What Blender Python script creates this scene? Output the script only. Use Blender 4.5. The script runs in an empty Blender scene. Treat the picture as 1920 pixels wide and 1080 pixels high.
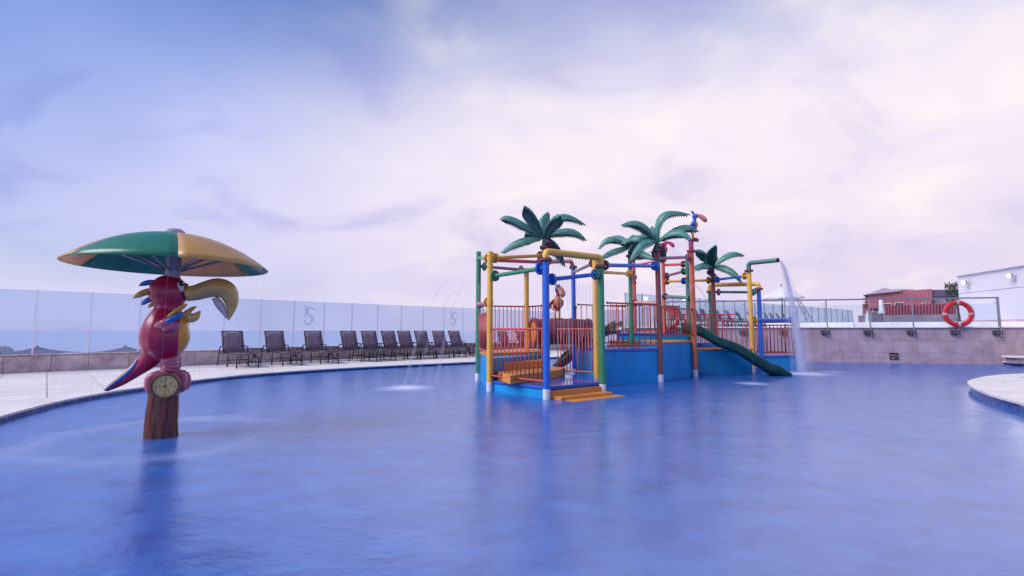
import bpy, bmesh, math, random
from mathutils import Vector, Matrix, Euler
R = math.radians
random.seed(7)
scn = bpy.context.scene
COL = scn.collection

# ------------------------------------------------------------------ camera
F_PX, CX, CY, HOR = 900.0, 960.0, 540.0, 620.0
CAM_H = 1.05
PITCH = math.atan((HOR - CY) / F_PX)
cam = bpy.data.cameras.new('camera'); cam_o = bpy.data.objects.new('camera', cam); COL.objects.link(cam_o)
cam.sensor_width = 36.0; cam.lens = F_PX / 1920.0 * 36.0
cam.clip_start = 0.05; cam.clip_end = 60000
cam_o.location = (0, 0, CAM_H); cam_o.rotation_euler = (R(90) + PITCH, 0, 0)
scn.camera = cam_o

# ------------------------------------------------------------------ world: dusk sky, sun behind thin cloud ahead on the right
SUN_AZ, SUN_EL = R(-112), R(42)       # veiled sun over the sea on the left; azimuth from +Y towards +X
sun_dir = Vector((math.sin(SUN_AZ) * math.cos(SUN_EL), math.cos(SUN_AZ) * math.cos(SUN_EL), math.sin(SUN_EL)))
thin_dir = Vector((.38, .88, .27)).normalized()        # where the cloud is thinnest and brightest
world = bpy.data.worlds.new('World'); scn.world = world; world.use_nodes = True
def build_world():
    nt = world.node_tree; nt.nodes.clear(); N = nt.nodes.new; L = nt.links.new
    out = N('ShaderNodeOutputWorld'); bg = N('ShaderNodeBackground'); L(bg.outputs[0], out.inputs[0])
    sky = N('ShaderNodeTexSky'); sky.sky_type = 'NISHITA'; sky.sun_disc = False
    sky.sun_elevation = SUN_EL; sky.sun_rotation = SUN_AZ; sky.air_density = 1.3; sky.dust_density = 1.5; sky.ozone_density = 2.5
    tc = N('ShaderNodeTexCoord'); sep = N('ShaderNodeSeparateXYZ'); L(tc.outputs['Generated'], sep.inputs[0])
    def math_(op, a, b=None, c=None, clamp=False):
        m = N('ShaderNodeMath'); m.operation = op; m.use_clamp = clamp
        for i, v in enumerate((a, b, c)):
            if v is None: continue
            if isinstance(v, (int, float)): m.inputs[i].default_value = v
            else: L(v, m.inputs[i])
        return m.outputs[0]
    def mixc(f, a, b, mode='MIX'):
        m = N('ShaderNodeMix'); m.data_type = 'RGBA'; m.blend_type = mode
        for i, v in ((0, f), (6, a), (7, b)):
            if isinstance(v, (int, float)): m.inputs[i].default_value = v
            elif isinstance(v, tuple): m.inputs[i].default_value = (*v, 1)
            else: L(v, m.inputs[i])
        return m.outputs[2]
    def sstep(v, a, b):
        m = N('ShaderNodeMapRange'); m.interpolation_type = 'SMOOTHSTEP'
        L(v, m.inputs[0]); m.inputs[1].default_value = a; m.inputs[2].default_value = b
        return m.outputs[0]
    z = sep.outputs[2]
    zc = math_('MAXIMUM', z, 0.0)
    # cloud deck: project the direction on a plane above
    den = math_('ADD', zc, 0.38)
    u = math_('DIVIDE', sep.outputs[0], den); v = math_('DIVIDE', sep.outputs[1], den)
    comb = N('ShaderNodeCombineXYZ'); L(u, comb.inputs[0]); L(v, comb.inputs[1])
    def noise(scale, detail, rough, loc, dist=0.0, sc=(1, 1, 1), rot=0):
        mp = N('ShaderNodeMapping'); L(comb.outputs[0], mp.inputs[0]); mp.inputs['Location'].default_value = loc; mp.inputs['Scale'].default_value = sc
        mp.inputs['Rotation'].default_value = (0, 0, rot)
        n = N('ShaderNodeTexNoise'); L(mp.outputs[0], n.inputs['Vector'])
        n.inputs['Scale'].default_value = scale; n.inputs['Detail'].default_value = detail; n.inputs['Roughness'].default_value = rough; n.inputs['Distortion'].default_value = dist
        return n.outputs['Fac']
    big = noise(1.05, 3, 0.5, (3.1, 0.4, 0), 0.3, (1, .8, 1), R(-20))
    fine = noise(2.5, 6, 0.52, (7.3, 2.2, 0), 0.5, (1, 1.3, 1), R(25))
    dp = N('ShaderNodeVectorMath'); dp.operation = 'DOT_PRODUCT'; L(tc.outputs['Generated'], dp.inputs[0]); dp.inputs[1].default_value = thin_dir
    glow = dp.outputs['Value']
    g1 = sstep(glow, 0.50, 0.98)
    g1 = math_('MULTIPLY', g1, math_('SUBTRACT', 1.0, math_('MULTIPLY', sstep(zc, 0.36, 0.60), 0.45)))
    clear = mixc(1.0, sky.outputs[0], (0.07, 0.085, 0.135), 'MULTIPLY')
    cloud_cool = mixc(sstep(zc, 0.10, 0.60), (0.66, 0.64, 0.88), (0.33, 0.44, 0.86))
    cloud_warm = mixc(sstep(zc, 0.05, 0.35), (0.73, 0.655, 0.82), (0.87, 0.79, 0.87))
    cloud = mixc(g1, cloud_cool, cloud_warm)
    # thinner cover high up and away from the glow: bluer gaps
    gap = math_('ADD', math_('MULTIPLY', sstep(zc, 0.30, 0.66), 0.8), math_('MULTIPLY', math_('SUBTRACT', big, 0.54), 1.7))
    dq = N('ShaderNodeVectorMath'); dq.operation = 'DOT_PRODUCT'; L(tc.outputs['Generated'], dq.inputs[0]); dq.inputs[1].default_value = Vector((-.66, .52, .54)).normalized()
    gap = math_('ADD', gap, math_('MULTIPLY', sstep(dq.outputs['Value'], 0.70, 1.0), 0.42))
    gap = math_('MULTIPLY', gap, math_('SUBTRACT', 1.15, math_('MULTIPLY', g1, 1.0)), clamp=True)
    colr = mixc(math_('MULTIPLY', gap, 0.95), cloud, clear)
    # soft darker undersides of the cloud
    bands = math_('MULTIPLY', sstep(fine, 0.50, 0.68), sstep(zc, 0.03, 0.2))
    colr = mixc(math_('MULTIPLY', bands, 0.60), colr, mixc(1.0, colr, (0.70, 0.71, 0.90), 'MULTIPLY'))
    lite = math_('MULTIPLY', sstep(fine, 0.52, 0.30), math_('MULTIPLY', sstep(glow, 0.6, 1.0), 0.5))
    colr = mixc(lite, colr, (1.0, 0.91, 0.86))
    # below the horizon: dull sea colour
    colr = mixc(sstep(z, 0.0, -0.06), colr, (0.20, 0.25, 0.42))
    L(colr, bg.inputs[0]); bg.inputs[1].default_value = 0.73
build_world()

sun = bpy.data.lights.new('sun', 'SUN'); sun.energy = 2.3; sun.angle = R(40); sun.color = (1.0, 0.93, 0.92)
sun_o = bpy.data.objects.new('sun', sun); COL.objects.link(sun_o)
sun_o.rotation_euler = (-sun_dir).to_track_quat('-Z', 'Y').to_euler()

scn.view_settings.view_transform = 'Standard'; scn.view_settings.look = 'None'
scn.view_settings.exposure = 0.58; scn.view_settings.gamma = 1.0
scn.render.engine = 'CYCLES'
scn.cycles.use_denoising = True
scn.cycles.transparent_max_bounces = 40; scn.cycles.max_bounces = 8
scn.cycles.sample_clamp_indirect = 4.0; scn.cycles.caustics_reflective = False; scn.cycles.caustics_refractive = False

# ------------------------------------------------------------------ pixel helpers (survey of the place: pixel + known height or depth -> metres)
SP, CP = math.sin(PITCH), math.cos(PITCH)
def ray(px, py):
    a = CY - py
    return Vector(((px - CX), F_PX * CP - a * SP, F_PX * SP + a * CP))
def U(px, py, z=0.0):                    # point on the level z
    r = ray(px, py); k = (z - CAM_H) / r.z
    return Vector((r.x * k, r.y * k, z))
def P(px, py, Y):                        # point at the depth Y
    r = ray(px, py); k = Y / r.y
    return Vector((r.x * k, Y, CAM_H + r.z * k))

# ------------------------------------------------------------------ mesh helpers
class MB:
    def __init__(s): s.v = []; s.f = []; s.m = []; s.mi = 0
    def add(s, vs, fs):
        o = len(s.v); s.v += [Vector(p) for p in vs]
        for f in fs: s.f.append(tuple(i + o for i in f)); s.m.append(s.mi)
        return s
    def box(s, c, d, rz=0.0, M=None):
        hx, hy, hz = d[0] / 2, d[1] / 2, d[2] / 2
        vs = [Vector((x, y, z)) for z in (-hz, hz) for x, y in ((-hx, -hy), (hx, -hy), (hx, hy), (-hx, hy))]
        rot = M if M is not None else Matrix.Rotation(rz, 3, 'Z')
        vs = [rot @ v + Vector(c) for v in vs]
        return s.add(vs, [(3, 2, 1, 0), (4, 5, 6, 7), (0, 1, 5, 4), (1, 2, 6, 5), (2, 3, 7, 6), (3, 0, 4, 7)])
    def beam(s, a, b, w, h):
        a, b = Vector(a), Vector(b); d = b - a; q = d.to_track_quat('X', 'Z').to_matrix()
        return s.box((a + b) / 2, (d.length, w, h), M=q)
    def tube(s, pts, rad, n=10, caps=True, squash=None):
        pts = [Vector(p) for p in pts]
        if not hasattr(rad, '__len__'): rad = [rad] * len(pts)
        T = []
        for i in range(len(pts)):
            t = (pts[min(i + 1, len(pts) - 1)] - pts[max(i - 1, 0)]); T.append(t.normalized())
        ref = Vector((0, 0, 1)) if abs(T[0].z) < .9 else Vector((1, 0, 0))
        u = T[0].cross(ref).normalized(); vs = []
        for i, p in enumerate(pts):
            if i:
                q = T[i - 1].rotation_difference(T[i]); u = (q @ u).normalized()
            w = T[i].cross(u).normalized()
            for k in range(n):
                a = 2 * math.pi * k / n
                c, sn = math.cos(a), math.sin(a)
                if squash: sn *= squash
                vs.append(p + (u * c + w * sn) * rad[i])
        fs = []
        for i in range(len(pts) - 1):
            for k in range(n):
                k2 = (k + 1) % n
                fs.append((i * n + k, i * n + k2, (i + 1) * n + k2, (i + 1) * n + k))
        if caps:
            fs.append(tuple(reversed(range(n)))); fs.append(tuple((len(pts) - 1) * n + k for k in range(n)))
        return s.add(vs, fs)
    def lathe(s, prof, c=(0, 0, 0), n=24, a0=0.0, a1=2 * math.pi, M=None):
        full = abs(a1 - a0 - 2 * math.pi) < 1e-6; m = n if full else n + 1; vs = []
        for r, z in prof:
            for k in range(m):
                a = a0 + (a1 - a0) * k / n
                p = Vector((r * math.cos(a), r * math.sin(a), z))
                vs.append((M @ p if M is not None else p) + Vector(c))
        fs = []
        for i in range(len(prof) - 1):
            for k in range(n):
                k2 = (k + 1) % m if full else k + 1
                fs.append((i * m + k, i * m + k2, (i + 1) * m + k2, (i + 1) * m + k))
        return s.add(vs, fs)
    def ell(s, c, r, M=None, n=16, m=10):
        vs = []; c = Vector(c)
        for i in range(m + 1):
            t = math.pi * i / m
            for k in range(n):
                a = 2 * math.pi * k / n
                p = Vector((r[0] * math.sin(t) * math.cos(a), r[1] * math.sin(t) * math.sin(a), r[2] * math.cos(t)))
                vs.append((M @ p if M is not None else p) + c)
        fs = [(i * n + k, (i + 1) * n + k, (i + 1) * n + (k + 1) % n, i * n + (k + 1) % n) for i in range(m) for k in range(n)]
        return s.add(vs, fs)
    def prism(s, poly, z0, z1):
        n = len(poly); ar = sum(poly[i][0] * poly[(i + 1) % n][1] - poly[(i + 1) % n][0] * poly[i][1] for i in range(n))
        if ar < 0: poly = list(reversed(poly))
        vs = [(p[0], p[1], z0) for p in poly] + [(p[0], p[1], z1) for p in poly]
        fs = [tuple(reversed(range(n))), tuple(range(n, 2 * n))] + [(i, (i + 1) % n, n + (i + 1) % n, n + i) for i in range(n)]
        return s.add(vs, fs)
    def mesh(s, name, mats):
        me = bpy.data.meshes.new(name); me.from_pydata([tuple(v) for v in s.v], [], s.f)
        for m in (mats if isinstance(mats, (list, tuple)) else [mats]): me.materials.append(m)
        if any(s.m): me.polygons.foreach_set('material_index', s.m)
        me.validate(); me.update(); return me
    def build(s, name, mats, parent=None, smooth=False, bevel=0.0, off=True, kind=None):
        if parent is not None and off:
            o0 = world_loc(parent); s.v = [v - o0 for v in s.v]
        me = s.mesh(name, mats)
        if smooth is True: me.polygons.foreach_set('use_smooth', [True] * len(me.polygons))
        elif smooth: me.set_sharp_from_angle(angle=R(smooth)) ; me.polygons.foreach_set('use_smooth', [True] * len(me.polygons)); me.set_sharp_from_angle(angle=R(smooth))
        ob = bpy.data.objects.new(name, me); COL.objects.link(ob)
        if parent is not None: ob.parent = parent
        if bevel:
            b = ob.modifiers.new('bevel', 'BEVEL'); b.width = bevel; b.segments = 2; b.limit_method = 'ANGLE'; b.angle_limit = R(40)
        if kind: ob['kind'] = kind
        return ob
def world_loc(o):
    p = Vector((0, 0, 0))
    while o is not None: p += o.location; o = o.parent
    return p
def inst(name, me, loc, parent=None, rot=None, scale=None):     # an object sharing mesh data
    ob = bpy.data.objects.new(name, me); COL.objects.link(ob)
    o0 = world_loc(parent) if parent is not None else Vector((0, 0, 0))
    ob.location = Vector(loc) - o0
    if rot is not None: ob.rotation_euler = rot
    if scale is not None: ob.scale = scale
    if parent is not None: ob.parent = parent
    return ob
def thing(name, label, cat, loc=(0, 0, 0), rz=0.0, group=None):
    o = bpy.data.objects.new(name, None); COL.objects.link(o); o.location = loc; o.rotation_euler = (0, 0, rz); o.empty_display_size = .1
    return tag(o, label, cat, group)
def tag(o, label, cat, group=None):
    o['label'] = label; o['category'] = cat
    if group: o['group'] = group
    return o
def struct(o): o['kind'] = 'structure'; return o
def copy_tree(o, parent=None):
    c = o.copy(); COL.objects.link(c)
    if parent is not None: c.parent = parent
    for ch in list(o.children): copy_tree(ch, c)
    return c
def bez(a, b, c, n):
    return [a * (1 - t) ** 2 + b * 2 * t * (1 - t) + c * t * t for t in [i / n for i in range(n + 1)]]
def smooth_path(pts, n=8):               # Catmull-Rom
    pts = [Vector(p) for p in pts]; q = [pts[0] * 2 - pts[1]] + pts + [pts[-1] * 2 - pts[-2]]; o = []
    for i in range(1, len(q) - 2):
        for k in range(n):
            t = k / n; a, b, c, d = q[i - 1], q[i], q[i + 1], q[i + 2]
            o.append(.5 * ((2 * b) + (c - a) * t + (2 * a - 5 * b + 4 * c - d) * t * t + (3 * b - a - 3 * c + d) * t ** 3))
    return o + [pts[-1]]
def fillet(pts, r, n=6):                  # polyline with rounded corners
    pts = [Vector(p) for p in pts]; o = [pts[0]]
    for i in range(1, len(pts) - 1):
        a = (pts[i - 1] - pts[i]); c = (pts[i + 1] - pts[i])
        k = min(r, a.length * .48, c.length * .48)
        o += bez(pts[i] + a.normalized() * k, pts[i], pts[i] + c.normalized() * k, n)
    return o + [pts[-1]]

# ------------------------------------------------------------------ materials
MATS = {}
def nodes_of(name):
    m = bpy.data.materials.new(name); m.use_nodes = True; nt = m.node_tree; nt.nodes.clear()
    out = nt.nodes.new('ShaderNodeOutputMaterial'); MATS[name] = m
    return m, nt, nt.nodes.new, nt.links.new, out
def mat(name, col, rough=.5, metal=0.0, var=0.12, scale=6.0, bump=0.0, bscale=60.0, spec=.5, coat=0.0, dirt=None, coords='Object', stretch=(1, 1, 1), sheen=0.0, objvar=0.0):
    m, nt, N, L, out = nodes_of(name)
    b = N('ShaderNodeBsdfPrincipled'); L(b.outputs[0], out.inputs[0])
    b.inputs['Roughness'].default_value = rough; b.inputs['Metallic'].default_value = metal
    b.inputs['Specular IOR Level'].default_value = spec; b.inputs['Coat Weight'].default_value = coat; b.inputs['Coat Roughness'].default_value = .12
    tc = N('ShaderNodeTexCoord'); mp = N('ShaderNodeMapping'); L(tc.outputs[coords], mp.inputs[0]); mp.inputs['Scale'].default_value = stretch
    n = N('ShaderNodeTexNoise'); L(mp.outputs[0], n.inputs['Vector']); n.inputs['Scale'].default_value = scale; n.inputs['Detail'].default_value = 6; n.inputs['Roughness'].default_value = .6
    cr = N('ShaderNodeValToRGB'); L(n.outputs['Fac'], cr.inputs[0])
    d = dirt if dirt else tuple(c * (1 - var * 2) for c in col); l = tuple(min(1, c * (1 + var)) for c in col)
    cr.color_ramp.elements[0].position = .28; cr.color_ramp.elements[1].position = .62
    cr.color_ramp.elements[0].color = (*d, 1); cr.color_ramp.elements[1].color = (*l, 1)
    c_out = cr.outputs[0]
    if objvar:
        oi = N('ShaderNodeObjectInfo'); mr = N('ShaderNodeMapRange'); L(oi.outputs['Random'], mr.inputs[0]); mr.inputs[3].default_value = 1 - objvar; mr.inputs[4].default_value = 1 + objvar * .6
        mm = N('ShaderNodeMix'); mm.data_type = 'RGBA'; mm.blend_type = 'MULTIPLY'; mm.inputs[0].default_value = 1
        L(c_out, mm.inputs[6]); L(mr.outputs[0], mm.inputs[7]); c_out = mm.outputs[2]
    L(c_out, b.inputs['Base Color'])
    if rough:
        mr2 = N('ShaderNodeMapRange'); L(n.outputs['Fac'], mr2.inputs[0]); mr2.inputs[3].default_value = max(.02, rough * .8); mr2.inputs[4].default_value = min(1, rough * 1.25); L(mr2.outputs[0], b.inputs['Roughness'])
    if bump:
        n2 = N('ShaderNodeTexNoise'); L(mp.outputs[0], n2.inputs['Vector']); n2.inputs['Scale'].default_value = bscale; n2.inputs['Detail'].default_value = 4
        bp = N('ShaderNodeBump'); bp.inputs['Strength'].default_value = bump; bp.inputs['Distance'].default_value = .02; L(n2.outputs['Fac'], bp.inputs['Height']); L(bp.outputs[0], b.inputs['Normal'])
    return m
PAINT = dict(rough=.34, var=.07, scale=5, coat=.25)
mat('yellow', (.80, .43, .06), **PAINT); mat('orange', (.70, .15, .055), **PAINT); mat('green', (.03, .24, .11), **PAINT)
mat('blue', (.006, .115, .55), **PAINT); mat('red', (.62, .085, .10), **PAINT); mat('brown', (.19, .055, .052), **PAINT)
mat('mauve', (.30, .12, .17), **PAINT); mat('pink', (.66, .16, .24), **PAINT); mat('magenta', (.33, .035, .13), **PAINT)
mat('teal', (.05, .20, .16), **PAINT); mat('purple', (.13, .06, .22), **PAINT); mat('white_sleeve', (.72, .70, .74), rough=.5, var=.06)
mat('bolt', (.06, .05, .06), rough=.4, metal=.6)
mat('rail_red', (.50, .075, .06), rough=.4, var=.08)
mat('panel_blue', (.004, .27, .60), rough=.42, var=.09, scale=3, spec=.35, stretch=(1.5, 1.5, .35))
mat('deck_blue', (.02, .08, .42), rough=.12, var=.10, scale=3, spec=.6)
mat('step_orange', (.62, .23, .04), rough=.42, var=.08, scale=3)
mat('slide_green', (.005, .068, .048), rough=.22, var=.25, scale=5, coat=.3)
mat('frond', (.075, .23, .185), rough=.42, var=.18, scale=9, coat=.05)
mat('barrel', (.26, .055, .06), rough=.45, var=.14, scale=4, bump=.08, bscale=14, stretch=(.3, 1, 1))
mat('coconut', (.10, .035, .06), rough=.4)
mat('stone_deck', (.74, .68, .63), rough=.55, var=.055, scale=2.4, bump=.05, bscale=40, objvar=.07, stretch=(1, 3.2, 1))
mat('grout', (.24, .215, .22), rough=.9)
mat('marble', (.60, .46, .44), rough=.40, var=.16, scale=4.5, objvar=.10, dirt=(.34, .23, .25))
mat('wall_stone', (.40, .31, .36), rough=.55, var=.12, scale=2.6, objvar=.10, dirt=(.32, .22, .24), bump=.08, bscale=30)
mat('coping_white', (.78, .74, .73), rough=.5, var=.05)
mat('steel', (.42, .42, .46), rough=.30, metal=.85, var=.08); mat('steel_dark', (.10, .09, .11), rough=.4, metal=.5)
mat('sling', (.20, .135, .175), rough=.75, var=.12, scale=14, bump=.1, bscale=300); mat('chair_frame', (.022, .018, .026), rough=.35, coat=.2)
mat('ring_red', (.50, .012, .022), rough=.42, var=.1, dirt=(.40, .01, .02)); mat('ring_band', (.42, .33, .38), rough=.6)
mat('sign_black', (.012, .008, .012), rough=.35); mat('sign_text', (.50, .33, .30), rough=.6)
mat('mosaic_dummy', (.02, .06, .3), rough=.3)
mat('house_red', (.34, .105, .145), rough=.6, var=.10, scale=1.2); mat('house_grey', (.20, .17, .22), rough=.8, var=.15, scale=.8)  # house_red has distance haze mixed into its base colour
mat('roof_grey', (.34, .30, .36), rough=.7, var=.1); mat('house_dark', (.09, .065, .13), rough=.8); mat('window_glass', (.035, .035, .06), rough=.12, spec=.8)
mat('plaster', (.58, .57, .64), rough=.8, var=.03, scale=.6); mat('canvas_white', (.76, .74, .76), rough=.8, var=.05)
mat('tent', (.055, .062, .12), rough=.8, var=.2); mat('sand', (.42, .35, .30), rough=.95, var=.2, scale=.3); mat('rock', (.38, .33, .32), rough=.9, var=.3, scale=1.5, bump=.5, bscale=4)
mat('leaf', (.05, .06, .05), rough=.7, var=.3); mat('bark', (.08, .055, .05), rough=.9)
mat('parrot_red', (.40, .008, .06), rough=.24, var=.14, scale=3, coat=.35); mat('parrot_blue', (.008, .13, .42), rough=.3, coat=.3)
mat('parrot_yellow', (.66, .30, .03), rough=.3, coat=.3); mat('parrot_pink', (.44, .085, .16), rough=.32, coat=.3, bump=.0)
mat('beak', (.60, .38, .11), rough=.33, var=.16, scale=2.2, coat=.3); mat('beak_inner', (.60, .48, .52), rough=.5)
mat('eye_white', (.75, .72, .75), rough=.2); mat('eye_black', (.01, .01, .012), rough=.1)
mat('canopy_green', (.028, .25, .13), rough=.3, var=.05, coat=.25); mat('canopy_yellow', (.74, .44, .13), rough=.3, var=.05, coat=.25)
mat('pole_grey', (.36, .34, .42), rough=.4, metal=.3, var=.05)
mat('clock_face', (.62, .50, .20), rough=.5, var=.1); mat('clock_rim', (.14, .05, .025), rough=.4); mat('clock_line', (.25, .18, .08), rough=.6)
mat('bird_blue', (.02, .07, .42), **PAINT); mat('bird_orange', (.66, .24, .06), **PAINT); mat('beak_pink', (.62, .18, .16), **PAINT)
mat('bird_pink', (.62, .02, .13), **PAINT); mat('bird_purple', (.12, .03, .16), **PAINT)

def wood_mat():
    m, nt, N, L, out = nodes_of('log_bark')
    b = N('ShaderNodeBsdfPrincipled'); L(b.outputs[0], out.inputs[0]); b.inputs['Roughness'].default_value = .42; b.inputs['Coat Weight'].default_value = .2
    tc = N('ShaderNodeTexCoord'); mp = N('ShaderNodeMapping'); L(tc.outputs['Object'], mp.inputs[0]); mp.inputs['Scale'].default_value = (1, 1, .12)
    n = N('ShaderNodeTexNoise'); L(mp.outputs[0], n.inputs['Vector']); n.inputs['Scale'].default_value = 30; n.inputs['Detail'].default_value = 5
    cr = N('ShaderNodeValToRGB'); L(n.outputs['Fac'], cr.inputs[0]); cr.color_ramp.elements[0].position = .35; cr.color_ramp.elements[1].position = .66
    cr.color_ramp.elements[0].color = (.035, .006, .006, 1); cr.color_ramp.elements[1].color = (.21, .038, .02, 1); L(cr.outputs[0], b.inputs['Base Color'])
    bp = N('ShaderNodeBump'); bp.inputs['Strength'].default_value = .7; bp.inputs['Distance'].default_value = .015; L(n.outputs['Fac'], bp.inputs['Height']); L(bp.outputs[0], b.inputs['Normal'])
wood_mat()
def mosaic_mat():
    m, nt, N, L, out = nodes_of('mosaic')
    b = N('ShaderNodeBsdfPrincipled'); L(b.outputs[0], out.inputs[0]); b.inputs['Roughness'].default_value = .2
    tc = N('ShaderNodeTexCoord'); v = N('ShaderNodeTexVoronoi'); L(tc.outputs['Object'], v.inputs['Vector']); v.inputs['Scale'].default_value = 34; v.inputs['Randomness'].default_value = .25
    cr = N('ShaderNodeValToRGB'); sp = N('ShaderNodeSeparateColor'); L(v.outputs['Color'], sp.inputs[0]); L(sp.outputs[0], cr.inputs[0])
    e = cr.color_ramp.elements; e[0].color = (.008, .015, .10, 1); e[1].color = (.06, .17, .42, 1); e.new(.5).color = (.015, .05, .26, 1)
    L(cr.outputs[0], b.inputs['Base Color'])
mosaic_mat()
def glass_mat(name, tint, gloss=.10, milk=.0, milk_col=(.7, .72, .9)):
    m, nt, N, L, out = nodes_of(name)
    t = N('ShaderNodeBsdfTransparent'); t.inputs[0].default_value = (*tint, 1)
    g = N('ShaderNodeBsdfGlossy'); g.inputs['Roughness'].default_value = .03
    lw = N('ShaderNodeLayerWeight'); lw.inputs[0].default_value = .25
    mm = N('ShaderNodeMath'); mm.operation = 'MULTIPLY'; L(lw.outputs['Fresnel'], mm.inputs[0]); mm.inputs[1].default_value = gloss * 5
    x = N('ShaderNodeMixShader'); L(mm.outputs[0], x.inputs[0]); L(t.outputs[0], x.inputs[1]); L(g.outputs[0], x.inputs[2])
    if milk:
        d = N('ShaderNodeBsdfDiffuse'); d.inputs[0].default_value = (*milk_col, 1); tr = N('ShaderNodeBsdfTranslucent'); tr.inputs[0].default_value = (*milk_col, 1)
        a = N('ShaderNodeAddShader'); a2 = N('ShaderNodeMixShader'); a2.inputs[0].default_value = .5; L(d.outputs[0], a2.inputs[1]); L(tr.outputs[0], a2.inputs[2])
        x2 = N('ShaderNodeMixShader'); x2.inputs[0].default_value = milk; L(x.outputs[0], x2.inputs[1]); L(a2.outputs[0], x2.inputs[2]); x = x2
    L(x.outputs[0], out.inputs[0])
glass_mat('glass', (.84, .89, .965), .05, .14, (.80, .82, .93))
glass_mat('glass_far', (.82, .88, .93), .04, .10)
glass_mat('glass_clear', (.90, .94, .97), .06, .0)
glass_mat('frost', (.72, .76, .88), .05, .28, (.45, .48, .68))
def water_jet_mat(name, alpha, fiber=30, streak=.6):
    m, nt, N, L, out = nodes_of(name)
    t = N('ShaderNodeBsdfTransparent'); d = N('ShaderNodeBsdfDiffuse'); d.inputs[0].default_value = (.86, .85, .95, 1)
    tl = N('ShaderNodeBsdfTranslucent'); tl.inputs[0].default_value = (.86, .85, .95, 1)
    dm = N('ShaderNodeMixShader'); L(d.outputs[0], dm.inputs[1]); L(tl.outputs[0], dm.inputs[2])
    tc = N('ShaderNodeTexCoord'); mp = N('ShaderNodeMapping'); L(tc.outputs['Object'], mp.inputs[0]); mp.inputs['Scale'].default_value = (1, 1, .06)
    n = N('ShaderNodeTexNoise'); L(mp.outputs[0], n.inputs['Vector']); n.inputs['Scale'].default_value = fiber; n.inputs['Detail'].default_value = 3
    mr = N('ShaderNodeMapRange'); L(n.outputs['Fac'], mr.inputs[0]); mr.inputs[1].default_value = .3; mr.inputs[2].default_value = .7; mr.inputs[3].default_value = alpha * (1 - streak); mr.inputs[4].default_value = alpha
    lw = N('ShaderNodeLayerWeight'); lw.inputs[0].default_value = .35
    inv = N('ShaderNodeMath'); inv.operation = 'SUBTRACT'; inv.inputs[0].default_value = 1; L(lw.outputs['Facing'], inv.inputs[1])
    mu = N('ShaderNodeMath'); mu.operation = 'MULTIPLY'; L(mr.outputs[0], mu.inputs[0]); L(inv.outputs[0], mu.inputs[1])
    x = N('ShaderNodeMixShader'); L(mu.outputs[0], x.inputs[0]); L(t.outputs[0], x.inputs[1]); L(dm.outputs[0], x.inputs[2]); L(x.outputs[0], out.inputs[0])
water_jet_mat('jet', .34); water_jet_mat('fall', .62, 24, .5); water_jet_mat('mist', .17, 6, .8); water_jet_mat('drip', .035, 6, .8)

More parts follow.
